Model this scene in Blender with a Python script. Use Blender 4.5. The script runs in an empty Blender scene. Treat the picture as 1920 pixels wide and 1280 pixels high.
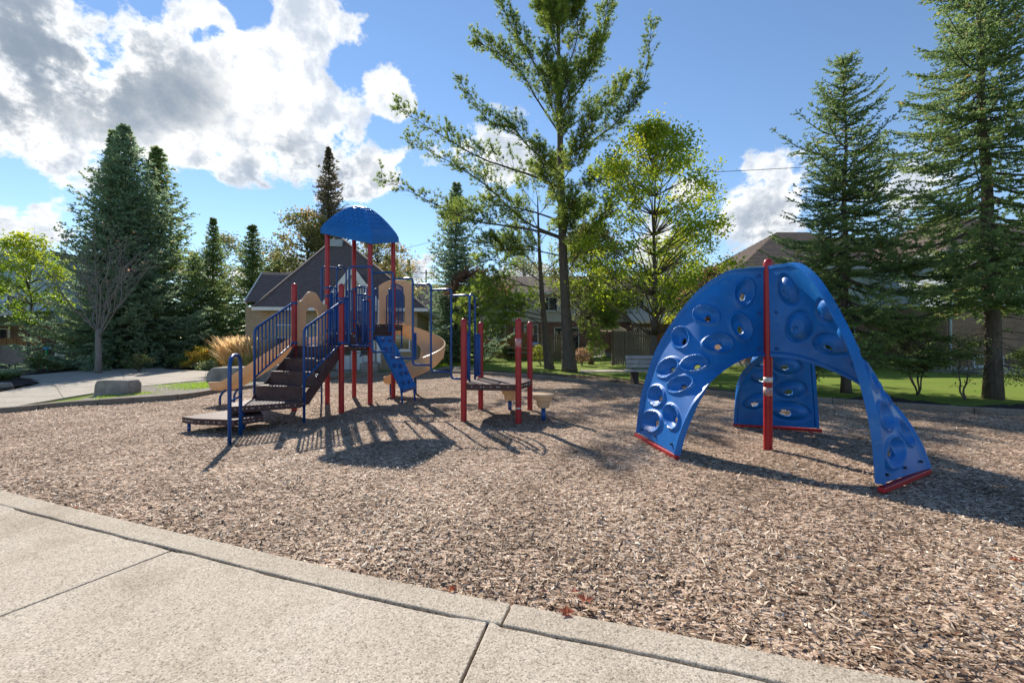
import bpy, math, random
import numpy as np
from mathutils import Vector, Matrix

C = bpy.context.scene.collection
R_ = math.radians
rnd = random.Random(7)

# ------------------------------------------------------------------ camera, sky, sun, exposure
F, CX, CY, EYE = 800.0, 960.0, 640.0, 1.5          # calibration of the photograph (pixels of 1920x1280)
sc = bpy.context.scene
cam = bpy.data.objects.new('camera', bpy.data.cameras.new('camera'))
C.objects.link(cam)
cam.location = (0, 0, EYE)
cam.rotation_euler = (R_(90), 0, 0)
cam.data.sensor_width = 36
cam.data.lens = 15
cam.data.clip_start = 0.05
cam.data.clip_end = 3000
sc.camera = cam
SUN_AZ, SUN_EL = R_(-23.7), R_(38.0)
sun_dir = Vector((math.sin(SUN_AZ) * math.cos(SUN_EL), math.cos(SUN_AZ) * math.cos(SUN_EL), math.sin(SUN_EL)))

world = bpy.data.worlds.new('World')
sc.world = world
world.use_nodes = True
SKY_STRENGTH = 0.086


def build_sky():
    nt = world.node_tree
    nt.nodes.clear()
    N, L = nt.nodes.new, nt.links.new

    def math_(op, a, b=None, clamp=False):
        n = N('ShaderNodeMath'); n.operation = op; n.use_clamp = clamp
        for i, v in enumerate((a, b)):
            if v is None: continue
            if isinstance(v, (int, float)): n.inputs[i].default_value = v
            else: L(v, n.inputs[i])
        return n.outputs[0]

    def smooth(v, a, b, lo=0.0, hi=1.0):
        n = N('ShaderNodeMapRange'); n.interpolation_type = 'SMOOTHSTEP'
        L(v, n.inputs['Value'])
        n.inputs['From Min'].default_value = a; n.inputs['From Max'].default_value = b
        n.inputs['To Min'].default_value = lo; n.inputs['To Max'].default_value = hi
        return n.outputs['Result']
    out = N('ShaderNodeOutputWorld')
    sky = N('ShaderNodeTexSky'); sky.sky_type = 'NISHITA'; sky.sun_disc = False
    sky.sun_elevation = SUN_EL; sky.sun_rotation = SUN_AZ
    sky.air_density = 1.0; sky.dust_density = 0.0; sky.ozone_density = 2.6
    bg = N('ShaderNodeBackground'); bg.inputs['Strength'].default_value = SKY_STRENGTH
    hs = N('ShaderNodeHueSaturation'); hs.inputs['Saturation'].default_value = 1.04
    L(sky.outputs[0], hs.inputs['Color']); L(hs.outputs[0], bg.inputs['Color'])
    tc = N('ShaderNodeTexCoord')
    nrm = N('ShaderNodeVectorMath'); nrm.operation = 'NORMALIZE'; L(tc.outputs['Generated'], nrm.inputs[0])
    d = nrm.outputs[0]
    sep = N('ShaderNodeSeparateXYZ'); L(d, sep.inputs[0])
    zc = math_('ADD', math_('MAXIMUM', sep.outputs['Z'], 0.0), 0.22)
    comb = N('ShaderNodeCombineXYZ')
    L(math_('DIVIDE', sep.outputs['X'], zc), comb.inputs['X'])
    L(math_('DIVIDE', sep.outputs['Y'], zc), comb.inputs['Y'])
    comb.inputs['Z'].default_value = 3.1

    def noise(vec, scale, detail=8, rough=0.6, dist=0.0):
        n = N('ShaderNodeTexNoise'); n.inputs['Scale'].default_value = scale
        n.inputs['Detail'].default_value = detail; n.inputs['Roughness'].default_value = rough
        n.inputs['Distortion'].default_value = dist
        L(vec, n.inputs['Vector']); return n.outputs['Fac']
    n1 = noise(comb.outputs[0], 1.15, 10, 0.62, 0.25)
    n2 = noise(d, 7.0, 8, 0.6, 0.2)
    n3 = noise(d, 24.0, 8, 0.65)
    base = math_('ADD', math_('MULTIPLY', n1, 0.55), math_('ADD', math_('MULTIPLY', n2, 0.30), math_('MULTIPLY', n3, 0.15)))

    def blob(x, y, r, w, k0=0.0):
        v = Vector(((x - CX) / F, 1, (CY - y) / F)); ln = v.length; v.normalize()
        n = N('ShaderNodeVectorMath'); n.operation = 'DISTANCE'
        L(d, n.inputs[0]); n.inputs[1].default_value = v
        rr = r / F / (ln ** 1.3)
        return smooth(n.outputs['Value'], rr * k0, rr * 1.45, w, 0.0)

    def total(bl):
        t = None
        for b in bl:
            o = blob(*b)
            t = o if t is None else math_('MAXIMUM', t, o)
        return t
    cover = total([(60, 130, 420, .66), (330, 200, 330, .66), (500, 140, 200, .60), (590, 70, 120, .52), (60, 260, 210, .55),
                   (420, 290, 230, .60), (600, 300, 190, .62), (735, 190, 80, .56), (690, 320, 150, .58), (40, 430, 140, .56), (890, 330, 180, .58), (980, 420, 130, .54), (940, 500, 120, .5), (1230, 470, 100, .48),
                   (770, 475, 130, .52), (550, 470, 100, .56), (440, 490, 70, .50), (430, 420, 46, .62), (390, 500, 60, .5), (350, 440, 30, .4), (480, 385, 44, .5), (730, 420, 40, .5), (1430, 385, 130, .62), (1290, 345, 80, .48),
                   (1690, 360, 150, .56), (1130, 12, 45, .40), (-300, 200, 380, .5), (400, 40, 170, .56), (760, 410, 34, .44), (1420, 455, 44, .38), (640, 440, 70, .4)])
    hole = total([(10, 350, 60, .40), (470, 18, 42, .44), (340, 405, 90, .34), (640, 115, 40, .30), (715, 250, 36, .2), (555, 415, 50, .2), (470, 400, 60, .2), (40, 395, 34, .2)])
    # cumulus thin out towards the zenith and to the right, as in view
    wob = math_('MULTIPLY', math_('SUBTRACT', base, 0.5), 3.4)
    dens = math_('SUBTRACT', math_('ADD', math_('SUBTRACT', wob, 0.40), cover), hole)
    mask = smooth(dens, 0.0, 0.13)
    dark = total([(50, 100, 210, .9, 0.1), (190, 140, 170, .9, .1), (310, 165, 130, .8, .1), (540, 325, 120, .62, .1), (650, 350, 95, .6, .1), (410, 325, 80, .45, .1), (1450, 415, 90, .6, .1),
                  (-60, 120, 260, .9, .1), (780, 505, 90, .6, .1), (690, 400, 60, .45, .1), (-400, 200, 400, .8), (560, 505, 60, .45, .1), (1690, 390, 90, .4, .1), (20, 300, 60, .3, .1)])
    sh = smooth(math_('ADD', dark, math_('MULTIPLY', math_('SUBTRACT', base, .5), 1.9)), 0.0, 1.05)
    sh = math_('MULTIPLY', sh, smooth(dens, 0.06, 0.28), True)
    cm0 = N('ShaderNodeMix'); cm0.data_type = 'RGBA'
    L(smooth(math_('ADD', n3, math_('MULTIPLY', n2, 1.4)), 0.98, 1.5), cm0.inputs['Factor'])
    cm0.inputs['A'].default_value = (1.0, 0.99, 0.97, 1); cm0.inputs['B'].default_value = (0.50, 0.56, 0.65, 1)
    cmix = N('ShaderNodeMix'); cmix.data_type = 'RGBA'
    L(math_('MULTIPLY', sh, .88), cmix.inputs['Factor']); L(cm0.outputs['Result'], cmix.inputs['A'])
    cmix.inputs['B'].default_value = (0.19, 0.245, 0.315, 1)
    bgc = N('ShaderNodeBackground'); bgc.inputs['Strength'].default_value = 0.68
    L(cmix.outputs['Result'], bgc.inputs['Color'])
    mx = N('ShaderNodeMixShader'); L(mask, mx.inputs[0]); L(bg.outputs[0], mx.inputs[1]); L(bgc.outputs[0], mx.inputs[2])
    L(mx.outputs[0], out.inputs['Surface'])


build_sky()
sl = bpy.data.lights.new('sun', 'SUN')
sl.energy = 3.55
sl.angle = R_(0.53)
sl.color = (1.0, 0.93, 0.82)
sun = bpy.data.objects.new('sun', sl)
C.objects.link(sun)
sun.rotation_euler = (-sun_dir).to_track_quat('-Z', 'Y').to_euler()
sun.location = (-20, 40, 40)
vs = sc.view_settings
vs.view_transform = 'Standard'; vs.look = 'None'; vs.gamma = 1; vs.use_curve_mapping = False
vs.exposure = 0.95
sc.cycles.max_bounces = 8
sc.cycles.transparent_max_bounces = 8


# ------------------------------------------------------------------ helpers
def sstep(a, b, x):
    t = np.clip((np.asarray(x, float) - a) / (b - a), 0, 1)
    return t * t * (3 - 2 * t)


def gz(x, y):
    """height of the lawn: flat by the playground, rising a little towards the houses"""
    return 0.30 * sstep(23, 34, y)


def G(x, y, z=0.0):
    d = (EYE - z) * F / (y - CY)
    return ((x - CX) / F * d, d)


def P(x, y, d):
    return Vector(((x - CX) / F * d, d, EYE - (y - CY) / F * d))


def tag(o, label=None, cat=None, group=None, kind=None):
    for k, v in (('label', label), ('category', cat), ('group', group), ('kind', kind)):
        if v: o[k] = v
    return o


def thing(name, label, cat, loc=(0, 0, 0), rz=0.0, group=None):
    o = bpy.data.objects.new(name, None)
    o.empty_display_size = 0.2
    C.objects.link(o)
    o.location = loc; o.rotation_euler = (0, 0, rz)
    return tag(o, label, cat, group)


def root_of(o):
    while o.parent: o = o.parent
    return o


def copy_tree(o, parent=None):
    c = o.copy(); C.objects.link(c); c.parent = parent
    for ch in list(o.children): copy_tree(ch, c)
    return c


def mesh_np(name, V, Fc, mat=None, tint=None, smooth=False):
    """V (n,3), Fc (m,k) -> mesh"""
    V = np.asarray(V, np.float32).reshape(-1, 3); Fc = np.asarray(Fc, np.int32)
    me = bpy.data.meshes.new(name)
    m, k = Fc.shape
    me.vertices.add(len(V)); me.vertices.foreach_set('co', V.ravel())
    me.loops.add(m * k); me.loops.foreach_set('vertex_index', Fc.ravel())
    me.polygons.add(m); me.polygons.foreach_set('loop_start', np.arange(0, m * k, k, dtype=np.int32))
    me.polygons.foreach_set('loop_total', np.full(m, k, np.int32))
    if smooth: me.polygons.foreach_set('use_smooth', np.ones(m, bool))
    me.update(calc_edges=True)
    if tint is not None:
        a = me.attributes.new('tint', 'FLOAT', 'POINT'); a.data.foreach_set('value', np.asarray(tint, np.float32))
    if mat: me.materials.append(mat)
    return me


def link(name, me, parent=None, loc=(0, 0, 0), kind=None):
    o = bpy.data.objects.new(name, me); C.objects.link(o)
    o.parent = parent; o.location = loc
    if kind: o['kind'] = kind
    return o


class MB:
    """collects shapes; build() links them as one mesh object"""
    def __init__(self): self.v = []; self.f = []

    def add(self, V, Fs):
        n = len(self.v)
        self.v += [tuple(p) for p in V]
        self.f += [tuple(i + n for i in f) for f in Fs]
        return self

    def box(self, c, s, rz=0.0, Rm=None):
        M_ = Rm or Matrix.Rotation(rz, 3, 'Z')
        c = Vector(c)
        V = [c + M_ @ Vector((sx * s[0] / 2, sy * s[1] / 2, sz * s[2] / 2)) for sx in (-1, 1) for sy in (-1, 1) for sz in (-1, 1)]
        return self.add(V, [(0, 1, 3, 2), (4, 6, 7, 5), (0, 4, 5, 1), (2, 3, 7, 6), (0, 2, 6, 4), (1, 5, 7, 3)])

    def beam(self, a, b, w, h, up=(0, 0, 1)):
        a = Vector(a); b = Vector(b); d = b - a; ln = d.length; d.normalize()
        s = d.cross(Vector(up))
        if s.length < 1e-4: s = d.cross(Vector((0, 1, 0)))
        s.normalize(); u = s.cross(d)
        M_ = Matrix((d, s, u)).transposed()
        return self.box((a + b) / 2, (ln, w, h), Rm=M_)

    def tube(self, pts, r, n=8, closed=False):
        pts = [Vector(p) for p in pts]
        m = len(pts); rr = r if isinstance(r, (list, tuple, np.ndarray)) else [r] * m
        ref = None; V = []
        for i, p in enumerate(pts):
            a = pts[i - 1] if i > 0 else (pts[-1] if closed else p)
            b = pts[i + 1] if i < m - 1 else (pts[0] if closed else p)
            t = (b - a).normalized()
            if ref is None:
                ref = Vector((0, 0, 1)) if abs(t.z) < .9 else Vector((1, 0, 0))
            s = t.cross(ref).normalized(); u = s.cross(t).normalized(); ref = u
            for k in range(n):
                an = 2 * math.pi * k / n
                V.append(p + (s * math.cos(an) + u * math.sin(an)) * rr[i])
        Fs = []
        for i in range(m if closed else m - 1):
            i2 = (i + 1) % m
            for k in range(n):
                Fs.append((i * n + k, i * n + (k + 1) % n, i2 * n + (k + 1) % n, i2 * n + k))
        if not closed:
            Fs.append(tuple(range(n - 1, -1, -1))); Fs.append(tuple((m - 1) * n + k for k in range(n)))
        return self.add(V, Fs)

    def lathe(self, prof, c, n=16):
        c = Vector(c); m = len(prof)
        V = [c + Vector((r * math.cos(2 * math.pi * k / n), r * math.sin(2 * math.pi * k / n), z)) for r, z in prof for k in range(n)]
        Fs = [(i * n + k, i * n + (k + 1) % n, (i + 1) * n + (k + 1) % n, (i + 1) * n + k) for i in range(m - 1) for k in range(n)]
        Fs.append(tuple(range(n - 1, -1, -1))); Fs.append(tuple((m - 1) * n + k for k in range(n)))
        return self.add(V, Fs)

    def prism(self, poly, z0, z1):
        n = len(poly)
        z0s = z0 if isinstance(z0, (list, tuple)) else [z0] * n
        z1s = z1 if isinstance(z1, (list, tuple)) else [z1] * n
        V = [(p[0], p[1], z0s[i]) for i, p in enumerate(poly)] + [(p[0], p[1], z1s[i]) for i, p in enumerate(poly)]
        area = sum(poly[i][0] * poly[(i + 1) % n][1] - poly[(i + 1) % n][0] * poly[i][1] for i in range(n))
        lo, hi = list(range(n)), list(range(n, 2 * n))
        Fs = [tuple(reversed(lo)), tuple(hi)] + [(i, (i + 1) % n, n + (i + 1) % n, n + i) for i in range(n)]
        if area < 0: Fs = [tuple(reversed(f)) for f in Fs]
        return self.add(V, Fs)

    def sweep(self, secs, closed_sec=True, caps=True):
        n = len(secs[0]); m = len(secs)
        V = [p for s in secs for p in s]
        Fs = []
        for i in range(m - 1):
            for k in range(n if closed_sec else n - 1):
                k2 = (k + 1) % n
                Fs.append((i * n + k, i * n + k2, (i + 1) * n + k2, (i + 1) * n + k))
        if caps and closed_sec:
            h = n // 2                      # a shell section: cap as strips between the two skins
            for base in (0, (m - 1) * n):
                for k in range(h - 1):
                    Fs.append((base + k, base + k + 1, base + n - 2 - k, base + n - 1 - k))
        return self.add(V, Fs)

    def mesh(self, name, mat, off=(0, 0, 0), smooth=False):
        me = bpy.data.meshes.new(name)
        ox, oy, oz = off
        me.from_pydata([(x - ox, y - oy, z - oz) for x, y, z in self.v], [], self.f)
        if smooth:
            me.polygons.foreach_set('use_smooth', [True] * len(me.polygons))
        me.update()
        if mat: me.materials.append(mat)
        return me

    def build(self, name, mat, parent=None, smooth=False, bevel=0.0, local=False, kind=None, auto=None):
        off = (0, 0, 0) if (local or parent is None) else tuple(root_of(parent).location)
        o = link(name, self.mesh(name, mat, off, smooth), parent, kind=kind)
        if bevel:
            b = o.modifiers.new('bevel', 'BEVEL'); b.width = bevel; b.segments = 2; b.limit_method = 'ANGLE'; b.angle_limit = R_(40)
        if auto is not None:
            me = o.data
            me.polygons.foreach_set('use_smooth', [True] * len(me.polygons))
            try: me.set_sharp_from_angle(angle=R_(auto))
            except Exception: pass
        return o


def fillet(pts, r, n=5):
    pts = [Vector(p) for p in pts]; out = [pts[0]]
    for i in range(1, len(pts) - 1):
        p = pts[i]; a = (pts[i - 1] - p); b = (pts[i + 1] - p)
        q = min(r, a.length * .49, b.length * .49)
        p0 = p + a.normalized() * q; p1 = p + b.normalized() * q
        for k in range(n + 1):
            t = k / n
            out.append(p0 * (1 - t) ** 2 + p * 2 * t * (1 - t) + p1 * t * t)
    out.append(pts[-1]); return out


def catmull(Pn, n):
    Pn = np.asarray(Pn, float); m = len(Pn); out = []
    for u in np.linspace(0, m - 1 - 1e-9, n):
        i = int(u); f = u - i
        p0, p1, p2, p3 = Pn[max(i - 1, 0)], Pn[i], Pn[i + 1], Pn[min(i + 2, m - 1)]
        out.append(.5 * (2 * p1 + (p2 - p0) * f + (2 * p0 - 5 * p1 + 4 * p2 - p3) * f * f + (3 * p1 - p0 - 3 * p2 + p3) * f ** 3))
    return np.array(out)


def inside(poly, x, y):
    x = np.asarray(x); y = np.asarray(y); r = np.zeros(x.shape, bool); n = len(poly); j = n - 1
    for i in range(n):
        xi, yi = poly[i]; xj, yj = poly[j]
        c = ((yi > y) != (yj > y)) & (x < (xj - xi) * (y - yi) / ((yj - yi) or 1e-12) + xi)
        r ^= c; j = i
    return r


# ------------------------------------------------------------------ materials
def ramp_node(nt, stops):
    r = nt.nodes.new('ShaderNodeValToRGB'); cr = r.color_ramp
    while len(cr.elements) < len(stops): cr.elements.new(0.5)
    for e, (p, c) in zip(cr.elements, stops): e.position = p; e.color = (*c, 1)
    return r


def mat(name, base, rough=.6, spec=.4, var=0.0, vscale=6.0, bump=0.0, bscale=60.0, tint=None, transl=0.0, base2=None, coat=0.0, metallic=0.0, stretch=None, detail=4, spots=None):
    m = bpy.data.materials.new(name); m.use_nodes = True
    nt = m.node_tree; b = nt.nodes['Principled BSDF']; L = nt.links.new
    b.inputs['Roughness'].default_value = rough
    b.inputs['Specular IOR Level'].default_value = spec
    b.inputs['Metallic'].default_value = metallic
    b.inputs['Coat Weight'].default_value = coat
    b.inputs['Base Color'].default_value = (*base, 1)
    col = None
    tc = nt.nodes.new('ShaderNodeTexCoord'); vec = tc.outputs['Object']
    if stretch:
        mp = nt.nodes.new('ShaderNodeMapping'); mp.inputs['Scale'].default_value = stretch
        L(vec, mp.inputs[0]); vec = mp.outputs[0]

    def noise(s, det=detail, rg=.6):
        n = nt.nodes.new('ShaderNodeTexNoise'); n.inputs['Scale'].default_value = s; n.inputs['Detail'].default_value = det
        n.inputs['Roughness'].default_value = rg; L(vec, n.inputs['Vector']); return n.outputs['Fac']
    if tint:
        at = nt.nodes.new('ShaderNodeAttribute'); at.attribute_name = 'tint'
        r = ramp_node(nt, tint); L(at.outputs['Fac'], r.inputs[0]); col = r.outputs[0]
    elif var or base2:
        c2 = base2 or tuple(c * (1 - var) for c in base)
        c1 = base if base2 else tuple(min(1, c * (1 + var)) for c in base)
        r = ramp_node(nt, [(.32, c1), (.68, c2)]); L(noise(vscale), r.inputs[0]); col = r.outputs[0]
    if spots:                                        # (scale, threshold, colour): flecks of dirt or aggregate
        s, th, cs, am = spots
        r = ramp_node(nt, [(th, (0, 0, 0)), (min(1, th + .12), (1, 1, 1))]); L(noise(s, 3, .7), r.inputs[0])
        mx = nt.nodes.new('ShaderNodeMix'); mx.data_type = 'RGBA'
        mu = nt.nodes.new('ShaderNodeMath'); mu.operation = 'MULTIPLY'; mu.inputs[1].default_value = am
        L(r.outputs[0], mu.inputs[0]); L(mu.outputs[0], mx.inputs['Factor'])
        if col is None: mx.inputs['A'].default_value = (*base, 1)
        else: L(col, mx.inputs['A'])
        mx.inputs['B'].default_value = (*cs, 1); col = mx.outputs['Result']
    if col is not None: L(col, b.inputs['Base Color'])
    if bump:
        bp = nt.nodes.new('ShaderNodeBump'); bp.inputs['Strength'].default_value = min(1, bump); bp.inputs['Distance'].default_value = .02
        L(noise(bscale, 5), bp.inputs['Height']); L(bp.outputs[0], b.inputs['Normal'])
    if transl:
        t = nt.nodes.new('ShaderNodeBsdfTranslucent'); mx = nt.nodes.new('ShaderNodeMixShader'); mx.inputs[0].default_value = transl
        hs = nt.nodes.new('ShaderNodeHueSaturation'); hs.inputs['Saturation'].default_value = 1.05; hs.inputs['Value'].default_value = 2.1
        if col is not None: L(col, hs.inputs['Color'])
        else: hs.inputs['Color'].default_value = (*base, 1)
        L(hs.outputs[0], t.inputs['Color'])
        L(b.outputs[0], mx.inputs[1]); L(t.outputs[0], mx.inputs[2]); L(mx.outputs[0], nt.nodes['Material Output'].inputs['Surface'])
    return m


def brick_mat(name, c1, c2, mortar, scale=1.0):
    m = bpy.data.materials.new(name); m.use_nodes = True
    nt = m.node_tree; b = nt.nodes['Principled BSDF']; L = nt.links.new
    tc = nt.nodes.new('ShaderNodeTexCoord'); sx = nt.nodes.new('ShaderNodeSeparateXYZ'); L(tc.outputs['Object'], sx.inputs[0])
    ad = nt.nodes.new('ShaderNodeMath'); L(sx.outputs[0], ad.inputs[0]); L(sx.outputs[1], ad.inputs[1])
    cb = nt.nodes.new('ShaderNodeCombineXYZ'); L(ad.outputs[0], cb.inputs[0]); L(sx.outputs[2], cb.inputs[1])
    br = nt.nodes.new('ShaderNodeTexBrick'); L(cb.outputs[0], br.inputs['Vector'])
    br.inputs['Scale'].default_value = scale
    br.inputs['Color1'].default_value = (*c1, 1); br.inputs['Color2'].default_value = (*c2, 1); br.inputs['Mortar'].default_value = (*mortar, 1)
    br.inputs['Brick Width'].default_value = .22; br.inputs['Row Height'].default_value = .075; br.inputs['Mortar Size'].default_value = .009
    n = nt.nodes.new('ShaderNodeTexNoise'); n.inputs['Scale'].default_value = 1.2; L(cb.outputs[0], n.inputs['Vector'])
    r = ramp_node(nt, [(.3, (.72, .72, .72)), (.7, (1, 1, 1))]); L(n.outputs['Fac'], r.inputs[0])
    mx = nt.nodes.new('ShaderNodeMix'); mx.data_type = 'RGBA'; mx.blend_type = 'MULTIPLY'; mx.inputs['Factor'].default_value = 1
    L(br.outputs['Color'], mx.inputs['A']); L(r.outputs[0], mx.inputs['B']); L(mx.outputs['Result'], b.inputs['Base Color'])
    bp = nt.nodes.new('ShaderNodeBump'); bp.inputs['Distance'].default_value = .01; bp.invert = True
    L(br.outputs['Fac'], bp.inputs['Height']); L(bp.outputs[0], b.inputs['Normal'])
    b.inputs['Roughness'].default_value = .85
    return m


def chip_ground_mat():
    m = bpy.data.materials.new('wood_chip_ground'); m.use_nodes = True
    nt = m.node_tree; b = nt.nodes['Principled BSDF']; L = nt.links.new; N = nt.nodes.new
    tc = N('ShaderNodeTexCoord')
    cols = []
    hts = []
    for k, (ang, sc_) in enumerate(((.5, 1.0), (2.1, 1.15), (1.2, .8))):
        mp = N('ShaderNodeMapping'); mp.inputs['Rotation'].default_value = (0, 0, ang); mp.inputs['Scale'].default_value = (26 * sc_, 80 * sc_, 30)
        L(tc.outputs['Object'], mp.inputs[0])
        vo = N('ShaderNodeTexVoronoi'); vo.inputs['Scale'].default_value = 1; L(mp.outputs[0], vo.inputs['Vector'])
        sp = N('ShaderNodeSeparateColor'); L(vo.outputs['Color'], sp.inputs[0])
        cols.append(sp.outputs[0]); hts.append((vo.outputs['Distance'], sp.outputs[1]))
    # the upper layer shows wherever its random height wins
    g = N('ShaderNodeMath'); g.operation = 'GREATER_THAN'; L(hts[0][1], g.inputs[0]); L(hts[1][1], g.inputs[1])
    m1 = N('ShaderNodeMix'); L(g.outputs[0], m1.inputs['Factor']); L(cols[1], m1.inputs['A']); L(cols[0], m1.inputs['B'])
    g2 = N('ShaderNodeMath'); g2.operation = 'GREATER_THAN'; L(hts[2][1], g2.inputs[0]); g2.inputs[1].default_value = .62
    m2 = N('ShaderNodeMix'); L(g2.outputs[0], m2.inputs['Factor']); L(m1.outputs['Result'], m2.inputs['A']); L(cols[2], m2.inputs['B'])
    r = ramp_node(nt, [(0, (.05, .032, .022)), (.25, (.18, .115, .076)), (.55, (.44, .32, .225)), (.8, (.66, .51, .385)), (1, (.80, .68, .54))])
    L(m2.outputs['Result'], r.inputs[0])
    n = N('ShaderNodeTexNoise'); n.inputs['Scale'].default_value = 1.3; n.inputs['Detail'].default_value = 5; L(tc.outputs['Object'], n.inputs['Vector'])
    r2 = ramp_node(nt, [(.3, (.6, .55, .52)), (.68, (1.05, 1.0, 1.0))]); L(n.outputs['Fac'], r2.inputs[0])
    mx = N('ShaderNodeMix'); mx.data_type = 'RGBA'; mx.blend_type = 'MULTIPLY'; mx.inputs['Factor'].default_value = 1
    L(r.outputs[0], mx.inputs['A']); L(r2.outputs[0], mx.inputs['B']); L(mx.outputs['Result'], b.inputs['Base Color'])
    bp = N('ShaderNodeBump'); bp.inputs['Distance'].default_value = .02; bp.inputs['Strength'].default_value = .9
    L(m2.outputs['Result'], bp.inputs['Height']); L(bp.outputs[0], b.inputs['Normal'])
    b.inputs['Roughness'].default_value = .9; b.inputs['Specular IOR Level'].default_value = .15
    return m


def concrete_mat(name, c, dirt=(.16, .13, .10)):
    """exposed-aggregate concrete: pale matrix with fine stones of several tones"""
    m = bpy.data.materials.new(name); m.use_nodes = True
    nt = m.node_tree; b = nt.nodes['Principled BSDF']; L = nt.links.new; N = nt.nodes.new
    tc = N('ShaderNodeTexCoord')
    vo = N('ShaderNodeTexVoronoi'); vo.inputs['Scale'].default_value = 135; L(tc.outputs['Object'], vo.inputs['Vector'])
    sp = N('ShaderNodeSeparateColor'); L(vo.outputs['Color'], sp.inputs[0])
    r = ramp_node(nt, [(0, tuple(x * .42 for x in c)), (.12, tuple(x * .75 for x in c)), (.45, c), (.8, tuple(min(1, x * 1.18) for x in c)), (1, (min(1, c[0] * 1.4), min(1, c[1] * 1.42), min(1, c[2] * 1.45)))])
    L(sp.outputs[0], r.inputs[0])
    n = N('ShaderNodeTexNoise'); n.inputs['Scale'].default_value = 1.6; n.inputs['Detail'].default_value = 6; L(tc.outputs['Object'], n.inputs['Vector'])
    r2 = ramp_node(nt, [(.26, (.70, .65, .58)), (.45, (.93, .91, .88)), (.75, (1.06, 1.06, 1.06))]); L(n.outputs['Fac'], r2.inputs[0])
    n3 = N('ShaderNodeTexNoise'); n3.inputs['Scale'].default_value = 9; n3.inputs['Detail'].default_value = 6; n3.inputs['Roughness'].default_value = .75; L(tc.outputs['Object'], n3.inputs['Vector'])
    r3 = ramp_node(nt, [(.3, (.86, .84, .8)), (.5, (1, 1, 1))]); L(n3.outputs['Fac'], r3.inputs[0])
    mx = N('ShaderNodeMix'); mx.data_type = 'RGBA'; mx.blend_type = 'MULTIPLY'; mx.inputs['Factor'].default_value = 1
    mx2 = N('ShaderNodeMix'); mx2.data_type = 'RGBA'; mx2.blend_type = 'MULTIPLY'; mx2.inputs['Factor'].default_value = 1
    L(r.outputs[0], mx.inputs['A']); L(r2.outputs[0], mx.inputs['B']); L(mx.outputs['Result'], mx2.inputs['A']); L(r3.outputs[0], mx2.inputs['B'])
    L(mx2.outputs['Result'], b.inputs['Base Color'])
    bp = N('ShaderNodeBump'); bp.inputs['Distance'].default_value = .006; bp.inputs['Strength'].default_value = .18; bp.invert = True
    L(vo.outputs['Distance'], bp.inputs['Height']); L(bp.outputs[0], b.inputs['Normal'])
    b.inputs['Roughness'].default_value = .85; b.inputs['Specular IOR Level'].default_value = .25
    return m


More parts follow.
